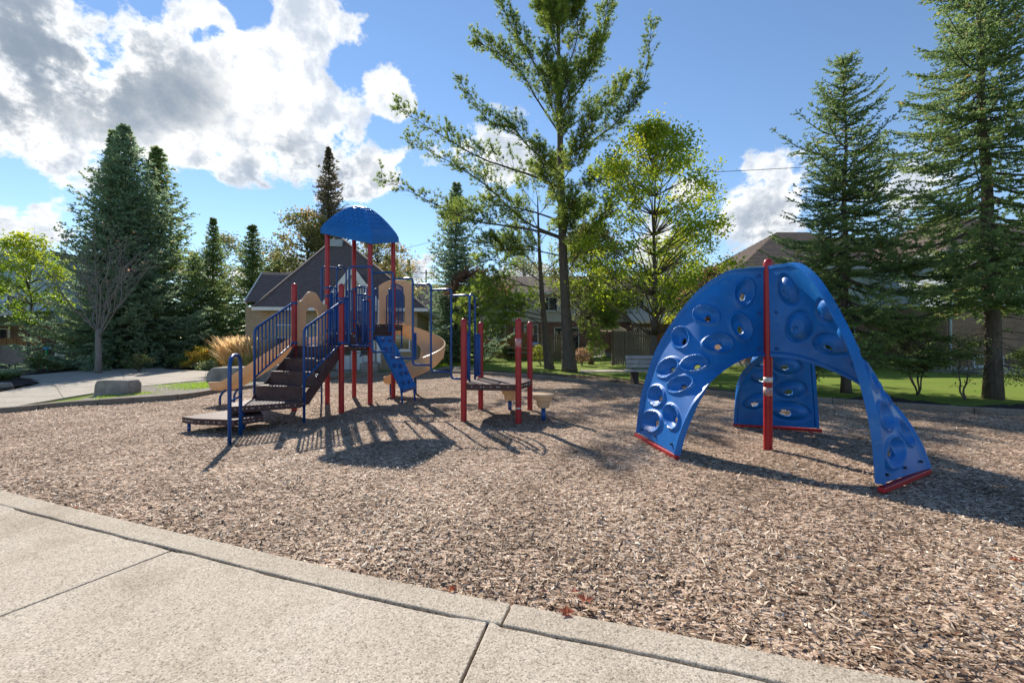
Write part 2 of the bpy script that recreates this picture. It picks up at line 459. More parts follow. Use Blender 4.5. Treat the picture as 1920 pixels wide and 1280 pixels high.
MAT = dict(
    blue_plastic=mat('blue_plastic', (.005, .140, .46), .42, .45, var=.16, vscale=2.2, bump=.06, bscale=160, spots=(7, .57, (.06, .21, .46), .45)),
    blue_steel=mat('blue_steel', (.005, .062, .25), .35, .5, var=.12, vscale=5, spots=(24, .66, (.05, .08, .2), .5)),
    red_steel=mat('red_steel', (.40, .012, .018), .38, .5, var=.12, vscale=4, bump=.03, bscale=90, spots=(14, .68, (.5, .16, .14), .45)),
    brown_deck=mat('brown_deck', (.090, .046, .043), .6, .3, var=.25, vscale=8, bump=.25, bscale=70, spots=(40, .62, (.2, .15, .12), .35)),
    tan_plastic=mat('tan_plastic', (.60, .44, .28), .42, .4, var=.07, vscale=2.5, bump=.03, bscale=120, spots=(6, .6, (.45, .31, .19), .4), transl=.16),
    dark_metal=mat('dark_metal', (.03, .03, .035), .5, .5),
    steel=mat('steel', (.55, .55, .56), .35, .5, metallic=.8),
    sticker=mat('sticker', (.75, .72, .68), .5, .4, var=.3, vscale=30),
    clear_sticker=mat('clear_sticker', (.30, .52, .66), .3, .5, var=.3, vscale=25),
    concrete=concrete_mat('concrete', (.475, .412, .335)),
    kerb=concrete_mat('kerb_concrete', (.45, .388, .312)),
    old_kerb=concrete_mat('old_kerb_concrete', (.26, .22, .18)),
    path=concrete_mat('path_concrete', (.40, .36, .305)),
    joint=mat('joint_dirt', (.085, .068, .05), .95, .1, var=.4, vscale=30),
    chip_ground=chip_ground_mat(),
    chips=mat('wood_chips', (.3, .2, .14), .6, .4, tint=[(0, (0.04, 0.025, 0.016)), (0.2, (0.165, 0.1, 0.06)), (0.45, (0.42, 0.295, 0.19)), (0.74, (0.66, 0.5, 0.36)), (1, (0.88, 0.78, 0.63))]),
    lawn=mat('lawn_ground', (.145, .225, .03), .95, .1, base2=(.20, .235, .05), vscale=1.1, bump=.8, bscale=45, spots=(2.2, .6, (.17, .13, .065), .7)),
    grass=mat('grass', (.1, .2, .03), .6, .3, tint=[(0, (0.09, 0.15, 0.02)), (0.5, (0.21, 0.33, 0.035)), (0.85, (0.32, 0.41, 0.055)), (1, (0.42, 0.38, 0.13))], transl=.45),
    mulch=mat('mulch', (.035, .026, .024), .95, .15, base2=(.075, .055, .046), vscale=16, bump=1, bscale=60, spots=(30, .62, (.13, .1, .085), .7)),
    gravel=mat('pale_gravel', (.36, .325, .275), .95, .1, base2=(.22, .195, .16), vscale=7, bump=1, bscale=70, spots=(34, .58, (.5, .46, .4), .7)),
    soil=mat('soil_litter', (.16, .115, .075), .95, .1, base2=(.085, .06, .04), vscale=5, bump=1, bscale=50, spots=(26, .6, (.30, .23, .15), .7)),
    bark=mat('bark', (.17, .135, .11), .9, .2, base2=(.085, .068, .058), vscale=7, bump=1, bscale=14, stretch=(3, 3, .5)),
    pale_bark=mat('pale_bark', (.30, .265, .24), .9, .2, base2=(.17, .15, .135), vscale=9, bump=.8, bscale=20, stretch=(3, 3, .6)),
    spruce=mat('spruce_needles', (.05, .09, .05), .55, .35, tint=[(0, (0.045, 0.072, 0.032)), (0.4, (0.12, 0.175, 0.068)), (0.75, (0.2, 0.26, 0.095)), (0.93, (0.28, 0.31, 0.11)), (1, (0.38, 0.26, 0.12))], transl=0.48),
    blue_spruce=mat('blue_spruce_needles', (.06, .1, .09), .55, .35, tint=[(0, (0.05, 0.084, 0.06)), (0.4, (0.14, 0.2, 0.13)), (0.75, (0.23, 0.3, 0.175)), (0.95, (0.32, 0.37, 0.2)), (1, (0.36, 0.26, 0.14))], transl=0.46),
    brown_spruce=mat('brown_spruce_needles', (.06, .06, .04), .6, .3, tint=[(0, (0.05, 0.045, 0.034)), (0.5, (0.12, 0.115, 0.07)), (1, (0.24, 0.17, 0.1))], transl=0.35),
    pine=mat('pine_needles', (.1, .14, .04), .5, .35, tint=[(0, (0.07, 0.105, 0.032)), (0.45, (0.17, 0.225, 0.05)), (0.8, (0.29, 0.33, 0.065)), (1, (0.44, 0.37, 0.08))], transl=0.48),
    bright_pine=mat('bright_pine_needles', (.16, .2, .04), .5, .35, tint=[(0, (0.1, 0.15, 0.035)), (0.5, (0.25, 0.32, 0.055)), (1, (0.44, 0.43, 0.09))], transl=0.50),
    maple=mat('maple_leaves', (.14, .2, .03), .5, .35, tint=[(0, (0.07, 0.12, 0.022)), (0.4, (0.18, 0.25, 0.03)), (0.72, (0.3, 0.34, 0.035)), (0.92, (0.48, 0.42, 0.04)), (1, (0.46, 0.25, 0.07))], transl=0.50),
    lime_maple=mat('lime_maple_leaves', (.2, .26, .04), .5, .35, tint=[(0, (0.092, 0.172, 0.023)), (0.5, (0.23, 0.322, 0.034)), (1, (0.483, 0.483, 0.046))], transl=.42),
    olive=mat('olive_leaves', (.1, .12, .04), .5, .3, tint=[(0, (0.056, 0.08, 0.032)), (0.5, (0.136, 0.16, 0.056)), (0.85, (0.256, 0.208, 0.08)), (1, (0.416, 0.24, 0.112))], transl=0.45),
    russet=mat('russet_leaves', (.2, .1, .06), .5, .3, tint=[(0, (0.072, 0.036, 0.026)), (0.5, (0.204, 0.102, 0.066)), (1, (0.384, 0.24, 0.144))], transl=0.42),
    shrub=mat('shrub_leaves', (.05, .08, .03), .5, .35, tint=[(0, (0.033, 0.053, 0.022)), (0.5, (0.075, 0.112, 0.038)), (0.9, (0.15, 0.195, 0.053)), (1, (0.24, 0.135, 0.09))], transl=0.42),
    hosta=mat('hosta_leaves', (.14, .2, .08), .5, .35, tint=[(0, (.05, .09, .03)), (.5, (.14, .2, .06)), (1, (.34, .36, .2))], transl=.35),
    yellow_plant=mat('yellow_leaves', (.35, .3, .05), .6, .3, tint=[(0, (.12, .16, .03)), (.4, (.28, .29, .05)), (.75, (.5, .38, .05)), (1, (.5, .17, .04))], transl=.4),
    dry_grass=mat('dry_grass', (.5, .36, .18), .7, .2, tint=[(0, (.16, .19, .06)), (.35, (.34, .28, .11)), (1, (.62, .44, .25))], transl=.4),
    red_leaf=mat('red_leaf', (.30, .10, .055), .5, .3, var=.4, vscale=20, transl=.3),
    rock=mat('rock', (.36, .32, .28), .85, .3, base2=(.2, .175, .155), vscale=4, bump=.8, bscale=12, spots=(30, .62, (.12, .1, .09), .6)),
    roof_dark=mat('roof_shingle_purple', (.185, .14, .135), .85, .3, base2=(.12, .092, .09), vscale=5, bump=.4, bscale=60, stretch=(1, 1, 3)),
    roof_brown=mat('roof_shingle_brown', (.19, .135, .105), .85, .3, base2=(.12, .088, .072), vscale=4, bump=.4, bscale=60),
    tan_brick=brick_mat('tan_brick', (.52, .38, .23), (.42, .29, .17), (.45, .40, .33)),
    red_brick=brick_mat('red_brick', (.36, .155, .085), (.27, .11, .065), (.36, .31, .27)),
    brown_brick=brick_mat('brown_brick', (.34, .19, .12), (.25, .13, .085), (.33, .28, .24)),
    siding=mat('cream_siding', (.60, .56, .47), .6, .4, var=.06, vscale=3),
    blue_siding=mat('blue_grey_siding', (.45, .51, .56), .6, .4, var=.06, vscale=3),
    pale_siding=mat('pale_blue_siding', (.42, .52, .62), .6, .4, var=.06, vscale=3),
    white=mat('white_trim', (.72, .71, .68), .5, .4, var=.06, vscale=4),
    grey_trim=mat('grey_trim', (.36, .40, .43), .5, .4, var=.1, vscale=4),
    glass=mat('window_glass', (.025, .032, .038), .06, .8),
    door=mat('door_dark', (.06, .05, .05), .5, .4, var=.2),
    white_door=mat('door_white', (.6, .6, .6), .5, .4, var=.1),
    plinth=mat('concrete_plinth', (.3, .29, .28), .9, .2, var=.15, bump=.3),
    wood_grey=mat('weathered_wood', (.24, .2, .165), .85, .25, base2=(.13, .105, .088), vscale=5, bump=.4, bscale=25, stretch=(9, 9, .7)),
    wood_orange=mat('orange_lit_wood', (.44, .23, .10), .75, .3, base2=(.30, .15, .065), vscale=5, bump=.3, bscale=25, stretch=(9, 9, .7)),  # orange cast of sunlight is put into the board colour
    wood_dark=mat('dark_wood', (.06, .045, .04), .8, .25, var=.3, vscale=6, stretch=(6, 6, .7)),
    bench_slat=mat('bench_slat', (.42, .40, .39), .7, .3, base2=(.3, .285, .28), vscale=6, bump=.3, bscale=25),
    umbrella=mat('umbrella_cloth', (.55, .46, .40), .8, .2, var=.08, transl=.25),
    cloth=mat('white_cloth', (.68, .66, .62), .85, .2, var=.12),
    wire=mat('wire', (.02, .02, .022), .6, .3),
    blue_toy=mat('toy_blue', (.01, .22, .55), .4, .5, var=.1),
    green_toy=mat('toy_green', (.03, .42, .10), .4, .5, var=.1),
    grill=mat('grill_silver_blue', (.40, .48, .58), .3, .5, metallic=.3, var=.1),
)


# ------------------------------------------------------------------ ground, paths, kerbs, beds
def hz(x, y):
    x = np.asarray(x, float); y = np.asarray(y, float)
    return (.010 * np.sin(1.7 * x + .6 * y + 1) + .009 * np.sin(-1.1 * x + 2.3 * y) + .006 * np.sin(3.9 * x + 2.7 * y + 2) + .005 * np.sin(5.3 * y - 4.1 * x)
            - .002 * np.exp(-((x + .3) ** 2 + (y - 7.9) ** 2) / .5) + .03 * np.exp(-((x + .9) ** 2 + (y - 7.1) ** 2) / .35)) - .004


def axis(lo, hi, step, far):
    a = list(np.arange(lo, hi + 1e-6, step)); s = step; x = hi; pos = []
    while x < far: s *= 1.6; x += s; pos.append(x)
    s = step; x = lo; neg = []
    while x > -far: s *= 1.6; x -= s; neg.append(x)
    return np.array(neg[::-1] + a + pos)


gx, gy = axis(-45, 45, 1.5, 1500), axis(-10, 60, 1.5, 1500)
XX, YY = np.meshgrid(gx, gy)
ZZ = gz(XX, YY) - .042
nx, ny = len(gx), len(gy)
ii = np.arange(nx * ny).reshape(ny, nx)
quads = np.stack([ii[:-1, :-1], ii[:-1, 1:], ii[1:, 1:], ii[1:, :-1]], -1).reshape(-1, 4)
link('ground', mesh_np('ground', np.stack([XX, YY, ZZ], -1), quads, MAT['lawn'], smooth=True), kind='structure')

near_edge = [(-12.6, 7.5), (-11, 6.9), (-9, 6.0), (-7, 5.07)] + [G(*p) for p in ((0, 923), (213, 977), (427, 1027), (640, 1077), (938, 1138), (1280, 1203), (1493, 1247), (1647, 1277))] + [(3.0, 1.50), (4.6, 1.15), (7, .85), (10, .9), (13, 2.0)]
near_edge = catmull(near_edge, 120)
far_edge = [(-12.6, 7.5)] + [G(*p) for p in ((0, 775), (130, 762), (330, 748), (420, 735), (540, 720), (690, 705), (820, 699), (1000, 707), (1080, 716), (1208, 730), (1400, 745), (1546, 755), (1706, 766), (1920, 779))] + [(12.4, 7.6), (14.2, 6.0), (14.6, 4.0), (13, 2.0)]
far_edge = catmull(far_edge, 120)
bed_poly = [tuple(p) for p in near_edge] + [tuple(p) for p in far_edge[::-1][1:-1]]


def offset_curve(c, w):
    """w > 0: to the left of the direction of travel"""
    c = np.asarray(c); t = np.gradient(c, axis=0); t /= np.linalg.norm(t, axis=1)[:, None] + 1e-9
    return c + np.stack([-t[:, 1], t[:, 0]], -1) * w


# wood chip bed
s = .09
gx, gy = np.arange(-13.2, 15.4, s), np.arange(.3, 21.2, s)
XX, YY = np.meshgrid(gx, gy)
nx, ny = len(gx), len(gy)
ii = np.arange(nx * ny).reshape(ny, nx)
quads = np.stack([ii[:-1, :-1], ii[:-1, 1:], ii[1:, 1:], ii[1:, :-1]], -1).reshape(-1, 4)
keep = inside(bed_poly, XX[:-1, :-1] + s / 2, YY[:-1, :-1] + s / 2)
k2 = keep.copy()
for dy in (-1, 0, 1):
    for dx in (-1, 0, 1): k2 |= np.roll(np.roll(keep, dy, 0), dx, 1)
quads = quads[k2.ravel()]
V = np.stack([XX, YY, hz(XX, YY)], -1).reshape(-1, 3)
used = np.unique(quads); remap = np.full(len(V), -1); remap[used] = np.arange(len(used))
link('wood_chip_bed', mesh_np('wood_chip_bed', V[used], remap[quads], MAT['chip_ground'], smooth=True), kind='structure')


def make_chips():
    rg = np.random.default_rng(5)
    n = 1500000
    d = np.exp(rg.uniform(np.log(1.25), np.log(20.5), n))
    rho = np.minimum(1.0, (3.1 / d) ** 1.95)
    w = 2 * (1.32 * d + .9)
    # log-uniform in d gives 1/d; weight by area element w * d
    wt = rho * w * d
    total = int(2450 * np.trapz(np.minimum(1, (3.1 / np.linspace(1.25, 20.5, 400)) ** 1.95) * 2 * (1.32 * np.linspace(1.25, 20.5, 400) + .9), np.linspace(1.25, 20.5, 400)))
    idx = rg.choice(n, total, p=wt / wt.sum())
    y = d[idx] * (1 + rg.normal(0, .001, total)); x = rg.uniform(-1, 1, total) * w[idx] / 2
    k = inside(bed_poly, x, y)
    x, y = x[k], y[k]; m = len(x)
    big = 1 + .25 * sstep(5, 12, y)
    ln = np.clip(rg.lognormal(np.log(.0255), .5, m), .010, .085) * big; wd = np.clip(rg.lognormal(np.log(.0080), .38, m), .003, .02) * big
    az = rg.uniform(0, 2 * np.pi, m); pit = rg.normal(0, .24, m); rol = rg.normal(0, .4, m)
    t = np.stack([np.cos(az) * np.cos(pit), np.sin(az) * np.cos(pit), np.sin(pit)], -1)
    b = np.stack([-np.sin(az) * np.cos(rol), np.cos(az) * np.cos(rol), np.sin(rol)], -1)
    nn = np.cross(t, b)
    c = np.stack([x, y, hz(x, y) + .006 + np.abs(np.sin(pit)) * ln * .35 + rg.uniform(0, .012, m)], -1)
    hl, hw = (ln / 2)[:, None], (wd / 2)[:, None]
    bend = (rg.normal(0, .10, m) * ln)[:, None]
    tp = rg.uniform(.35, 1, m)[:, None]; tq = rg.uniform(.3, 1, m)[:, None]
    V = np.stack([c - t * hl - b * hw * tp, c - t * hl * .9 + b * hw * tp, c - b * hw + nn * bend, c + b * hw + nn * bend, c + t * hl * .92 - b * hw * tq, c + t * hl + b * hw * tq], 1)
    o = (np.arange(m) * 6)[:, None]
    Fc = np.concatenate([o + np.array([0, 2, 3, 1]), o + np.array([2, 4, 5, 3])], 1).reshape(-1, 4)
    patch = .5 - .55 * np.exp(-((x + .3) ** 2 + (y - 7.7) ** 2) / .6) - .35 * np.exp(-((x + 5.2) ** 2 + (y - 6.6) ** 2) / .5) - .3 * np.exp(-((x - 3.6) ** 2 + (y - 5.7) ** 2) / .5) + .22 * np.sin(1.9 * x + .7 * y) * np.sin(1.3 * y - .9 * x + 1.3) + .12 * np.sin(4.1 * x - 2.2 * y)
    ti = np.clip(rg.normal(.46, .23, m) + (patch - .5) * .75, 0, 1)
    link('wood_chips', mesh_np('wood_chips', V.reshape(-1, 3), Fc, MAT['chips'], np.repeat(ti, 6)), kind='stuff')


make_chips()

# near concrete: base, kerb band in pieces, slabs between saw-cut joints
BAND, GAP = .185, .013
outer, inner = near_edge, offset_curve(near_edge, -BAND)
groove = offset_curve(near_edge, -(BAND + GAP))


def at_curve(c, p):
    return int(np.argmin(((np.asarray(c) - np.array(p)) ** 2).sum(1)))


near_path = bpy.data.objects.new('concrete_path', None); C.objects.link(near_path); near_path['kind'] = 'structure'
mb = MB()
base_poly = [tuple(p) for p in offset_curve(near_edge, -.02)[::3]] + [(14, -6), (-18, -6), (-18, 7)]
mb.prism(base_poly, -.03, .004)
mb.build('joint_filling', MAT['joint'], near_path)
joints = [G(-260, 880), G(14, 929), G(938, 1138), (3.4, 1.42), (7.4, .83)]
ks = [0] + [at_curve(outer, p) for p in joints] + [len(outer) - 1]
fine = 4


def curve_part(c, a, b):
    return [np.asarray(c[i]) for i in range(a, b + 1)]


for a, b in zip(ks[:-1], ks[1:]):
    if b - a < 1: continue
    o_, i_ = curve_part(outer, a, b), curve_part(inner, a, b)
    # pull the ends in by half a joint
    for L_ in (o_, i_):
        t0 = (L_[1] - L_[0]); L_[0] = L_[0] + t0 / np.linalg.norm(t0) * .006
        t1 = (L_[-2] - L_[-1]); L_[-1] = L_[-1] + t1 / np.linalg.norm(t1) * .006
    rg = random.Random(a)
    i_ = [p + np.array([rg.uniform(-.003, .003), rg.uniform(-.004, .004)]) for p in i_]
    MB().prism([tuple(p) for p in o_] + [tuple(p) for p in i_[::-1]], -.1, .034 + rg.uniform(-.003, .003)).build('kerb_segment', MAT['kerb'], near_path, bevel=.008)
sl_j = [((-9.6, 6.0), (-.5, -.85)), (G(14, 945), (-.47, -.88)), (G(320, 1040), (-.343, -.714)), (G(917, 1173), (-.09, -.375)), ((3.35, 1.24), (.16, -.9)), ((7.3, .62), (.05, -1))]
for q in range(len(sl_j) - 1):
    (pa, da), (pb, db) = sl_j[q], sl_j[q + 1]
    a, b = at_curve(groove, pa), at_curve(groove, pb)
    g_ = curve_part(groove, a, b)
    da = np.array(da) / np.hypot(*da); db = np.array(db) / np.hypot(*db)
    g_[0] = np.array(pa) + np.array([.006, 0]); g_[-1] = np.array(pb) - np.array([.006, 0])
    rg = random.Random(q + 30)
    g_ = [p + np.array([rg.uniform(-.003, .003), rg.uniform(-.005, .005)]) for p in g_]
    ea = np.array(pa) + da * 6.5 + np.array([.006, 0]); eb = np.array(pb) + db * 6.5 - np.array([.006, 0])
    MB().prism([tuple(p) for p in g_] + [tuple(eb), tuple(ea)], -.08, .030 + rg.uniform(-.002, .002)).build('slab', MAT['concrete'], near_path, bevel=.006)
# dirt, tufts of moss and chips caught in the groove
mb = MB(); rg = random.Random(3)
for i in range(420):
    k = rg.randrange(30, len(groove) - 28); f = rg.random()
    p = groove[k] * f + groove[k + 1] * (1 - f); q = inner[k] * f + inner[k + 1] * (1 - f); w = rg.random()
    c = p * w + q * (1 - w)
    mb.box((c[0], c[1], rg.uniform(.006, .02)), (rg.uniform(.006, .03), rg.uniform(.004, .010), rg.uniform(.004, .01)), rg.uniform(0, 3))
mb.build('groove_debris', MAT['soil'], near_path, kind='stuff')

# kerb on the far side of the bed
far_kerb = bpy.data.objects.new('playground_kerb', None); C.objects.link(far_kerb); far_kerb['kind'] = 'structure'
of = offset_curve(far_edge, .17)
for a in range(0, len(far_edge) - 1, 5):
    b = min(a + 5, len(far_edge) - 1)
    o_, i_ = curve_part(of, a, b), curve_part(far_edge, a, b)
    for L_ in (o_, i_):
        t0 = (L_[1] - L_[0]); L_[0] = L_[0] + t0 / np.linalg.norm(t0) * .006
        t1 = (L_[-2] - L_[-1]); L_[-1] = L_[-1] + t1 / np.linalg.norm(t1) * .006
    MB().prism([tuple(p) for p in i_] + [tuple(p) for p in o_[::-1]], -.1, .115 + random.Random(a).uniform(-.008, .008)).build('kerb_segment', MAT['old_kerb'], far_kerb, bevel=.012)

# the path behind the playground, cut into slabs
back_path = bpy.data.objects.new('footpath', None); C.objects.link(back_path); back_path['kind'] = 'structure'
path_slabs = [
    [(-300, 800), (0, 767), (118, 746.5), (98, 714.6), (80, 719), (0, 735), (-300, 765)],
    [(118.6, 746.3), (237.4, 727), (225.4, 687.4), (178, 692), (18, 707), (80, 719), (98.4, 714.55)],
    [(238, 727), (383.2, 712.1), (386.4, 695.5), (309, 692), (297, 679.5), (226, 687.2)],
    [(384, 712), (480, 705), (640.3, 699.15), (640.3, 692.15), (480, 697), (387, 695.5)],
    [(641, 699.1), (802, 692.45), (801, 687.15), (641, 692.1)],
    [(803, 692.4), (905, 691.5), (905, 687.2), (802, 687.1)],
]
for q, sp_ in enumerate(path_slabs):
    MB().prism([G(*p) for p in sp_], -.05, .012 + .001 * (q % 3)).build('slab', MAT['path'], back_path, bevel=.006)
MB().prism([G(1085, 697.5), G(1190, 696.5), G(1190, 692.5), G(1090, 693.5)], -.05, .012).build('slab', MAT['path'], back_path)


def bed(name, poly, m, z, seed, s=.25, amp=.05):
    """a planting bed as a bumpy sheet over its outline (points in world metres)"""
    xs = [p[0] for p in poly]; ys = [p[1] for p in poly]
    gx, gy = np.arange(min(xs), max(xs) + s, s), np.arange(min(ys), max(ys) + s, s)
    XX, YY = np.meshgrid(gx, gy); nx, ny = len(gx), len(gy)
    ii = np.arange(nx * ny).reshape(ny, nx)
    quads = np.stack([ii[:-1, :-1], ii[:-1, 1:], ii[1:, 1:], ii[1:, :-1]], -1).reshape(-1, 4)
    k = inside(poly, XX[:-1, :-1] + s / 2, YY[:-1, :-1] + s / 2).ravel()
    rg = np.random.default_rng(seed)
    zz = gz(XX, YY) + z + rg.uniform(-amp, amp, XX.shape) * .6 + amp * np.sin(XX * 1.7 + seed) * np.sin(YY * 1.3)
    V = np.stack([XX, YY, zz], -1).reshape(-1, 3); quads = quads[k]
    used = np.unique(quads); rm = np.full(len(V), -1); rm[used] = np.arange(len(used))
    return link(name, mesh_np(name, V[used], rm[quads], m, smooth=True), kind='structure')


bed('mulch_bed', [G(-300, 762), G(-20, 737), G(75, 718), G(18, 706.3), G(178, 691.4), G(297, 678.8), G(335, 678.3), G(335, 676), (-34, 33), (-34, 14)], MAT['mulch'], .03, 1)
bed('flower_bed', [G(312, 691.5), G(386, 694.7), G(480, 696.4), G(560, 694), G(560, 684), G(480, 681.5), G(318, 680.5)], MAT['mulch'], .05, 2, amp=.06)
bed('gravel_verge', [G(120, 762), G(178, 740), G(238, 728.2), G(382, 713.2), G(480, 706), G(640, 700.5), G(640, 707), G(440, 730), G(330, 745.5), G(220, 755)], MAT['gravel'], .015, 6, s=.12, amp=.012)
fe = far_edge
strip = [tuple(p) for p in offset_curve(fe, .18)[70:112]]
wide = offset_curve(fe, .18)[70:112] + (offset_curve(fe, 1.6) - offset_curve(fe, .18))[70:112] * (.75 + .35 * np.sin(np.arange(42) * .55))[:, None]
bed('mulch_strip', strip + [tuple(p) for p in wide[::-1]], MAT['mulch'], .06, 3, s=.12, amp=.03)
strip = [tuple(p) for p in offset_curve(fe, .18)[44:71]]
wide = offset_curve(fe, 2.1 + .0)[44:71] + np.random.default_rng(2).normal(0, .12, (27, 2))
bed('bare_soil', strip + [tuple(p) for p in wide[::-1]], MAT['soil'], .02, 4, s=.15, amp=.03)


def make_grass():
    rg = np.random.default_rng(11)
    polys = [([G(165, 752), G(300, 737), G(395, 727), G(470, 719), G(480, 713), G(383, 713.5), G(240, 728.5)], 16000, .05),
             ([(-4, 20.8), (1.5, 19.6), (5.5, 15.5), (11, 12.2), (16, 12.2), (26, 13), (26, 22), (9, 27), (-4, 32)], 100000, .038),
             ([G(-300, 712), G(10, 700), G(120, 681), G(120, 676), (-36, 33)], 8000, .06),
             ([(-10, 21.5), (-4, 21), (-4, 31), (-9, 31)], 9000, .055)]
    Vs, Ts = [], []
    mul = np.array(bed_poly)
    for poly, n, h in polys:
        xs = np.array([p[0] for p in poly]); ys = np.array([p[1] for p in poly])
        x = rg.uniform(xs.min(), xs.max(), n * 2); y = rg.uniform(ys.min(), ys.max(), n * 2)
        k = inside(poly, x, y)
        # keep off the bed, its kerb and the mulch strip beside it
        dd = np.full(len(x), 9.0)
        for c, wd in ((fe[::2], 0),):
            for p in c: dd = np.minimum(dd, np.hypot(x - p[0], y - p[1]))
        k &= ~inside(bed_poly, x, y) & (dd > np.where((x > 3.2), 1.35, np.where(x > -1, 1.3, .25)) * (1 + .25 * np.sin(3 * x)))
        if h < .052: k &= (np.minimum(np.hypot((x + 10.7) / 1.6, (y - 11.6) / .8), np.hypot((x + 9.3) / 2.2, (y - 14.6) / 1.3)) + rg.uniform(-.35, .5, len(x)) < .95)
        x, y = x[k], y[k]; m = len(x)
        hh = h * rg.uniform(.6, 1.6, m); a = rg.uniform(0, 2 * np.pi, m); lean = rg.uniform(.1, .8, m)
        w = .008 * (1 + .9 * sstep(12, 24, y))
        z0 = gz(x, y) - .03
        b1 = np.stack([x - np.sin(a) * w, y + np.cos(a) * w, z0], -1); b2 = np.stack([x + np.sin(a) * w, y - np.cos(a) * w, z0], -1)
        tp = np.stack([x + np.cos(a) * hh * lean, y + np.sin(a) * hh * lean, z0 + .03 + hh], -1)
        Vs.append(np.stack([b1, b2, tp], 1).reshape(-1, 3))
        Ts.append(np.repeat(np.clip(rg.normal(.48, .2, m) + .18 * np.sin(.9 * x + .5) * np.sin(1.1 * y), 0, 1), 3))
    V = np.concatenate(Vs)
    link('grass', mesh_np('grass', V, np.arange(len(V)).reshape(-1, 3), MAT['grass'], np.concatenate(Ts)), kind='stuff')


make_grass()


# ------------------------------------------------------------------ play structure
A0 = np.array([-4.5, 10.4]); UU = np.array([1.121, -.237]); VV = np.array([.237, 1.121])
uh = Vector((*(UU / np.linalg.norm(UU)), 0)); vh = Vector((*(VV / np.linalg.norm(VV)), 0))


def g(i, j, z=0.0):
    p = A0 + UU * i + VV * j
    return Vector((p[0], p[1], z))


play = thing('play_structure', 'large play structure with blue canopy tower, tan slides, brown stairs and red posts', 'playground', (g(.5, .5).x, g(.5, .5).y, 0))
BS, RS, TP, BD, BP = MAT['blue_steel'], MAT['red_steel'], MAT['tan_plastic'], MAT['brown_deck'], MAT['blue_plastic']


def post(p, top, dome=True, r=.057, parent=play):
    mb = MB()
    prof = [(r, -.1), (r, top - .05)] + ([(r * 1.06, top - .05), (r * 1.06, top), (r * .95, top + .028), (r * .7, top + .05), (r * .35, top + .062), (.004, top + .066)] if dome else [(r, top)])
    mb.lathe(prof, (p[0], p[1], 0), 20)
    return mb.build('post', RS, parent, auto=50)


Z1, Z2, Z3 = 1.40, 1.68, 1.96
for i, j, top, dm in ((0, -1, 2.70, True), (1, -1, 2.66, True), (0, 0, 4.16, False), (1, 0, 3.93, False), (0, 1, 4.3, False), (1, 1, 4.2, False)):
    post(g(i, j), top, dm)


def deck(poly, z, th=.085, name='deck', lip=True):
    mb = MB(); mb.prism([(p[0], p[1]) for p in poly], z - .03, z)
    n = len(poly)
    for k in range(n):
        a, b = Vector((poly[k][0], poly[k][1], 0)), Vector((poly[(k + 1) % n][0], poly[(k + 1) % n][1], 0))
        c = sum((Vector((p[0], p[1], 0)) for p in poly), Vector()) / n
        nrm = (b - a).cross(Vector((0, 0, 1))).normalized()
        if nrm.dot((a + b) / 2 - c) > 0: nrm = -nrm
        mb.beam(a + nrm * .02 + Vector((0, 0, z - th / 2 - .001)), b + nrm * .02 + Vector((0, 0, z - th / 2 - .001)), .035, th)
    o = mb.build(name, BD, play)
    mb = MB(); k = 0                       # galvanised bolts along the fascia
    for e in range(n):
        a, b = Vector((poly[e][0], poly[e][1], 0)), Vector((poly[(e + 1) % n][0], poly[(e + 1) % n][1], 0))
        c = sum((Vector((p[0], p[1], 0)) for p in poly), Vector()) / n
        nrm = (b - a).cross(Vector((0, 0, 1))).normalized()
        if nrm.dot((a + b) / 2 - c) < 0: nrm = -nrm
        for t in (.12, .3, .36, .5, .62, .66, .84):
            p = a.lerp(b, t) + nrm * .003 + Vector((0, 0, z - .05)); mb.box(p, (.016, .016, .016))
    mb.build('bolt_row', MAT['steel'], o, kind='stuff')
    return o


ins = .02
deck([g(ins, -1 + ins), g(1 - ins, -1 + ins), g(1 - ins, -.005), g(ins, -.005)], Z1, .11)
deck([g(ins, .005), g(1 - ins, .005), g(1 - ins, 1 - .005), g(ins, 1 - .005)], Z2, .15)
deck([g(ins, 1.005), g(1 - ins, 1.005), g(.98, 1.52), g(.1, 1.52)], Z3, .16)
# riser panels between the decks
mb = MB(); mb.beam(g(.04, 0, Z1 + .10), g(.96, 0, Z1 + .10), .02, .20); mb.build('riser_panel', BD, play)
mb = MB(); mb.beam(g(.04, 1, Z2 + .09), g(.96, 1, Z2 + .09), .02, .18); mb.build('riser_panel', BD, play)
for i, j in ((.1, 1.5), (.96, 1.5)):
    MB().tube([g(i, j, Z3 - .16), g(i, j, 1.35), g(i * .9 + .05, 1.02, 1.1)], .022, 8).build('deck_brace', BS, play, smooth=True)


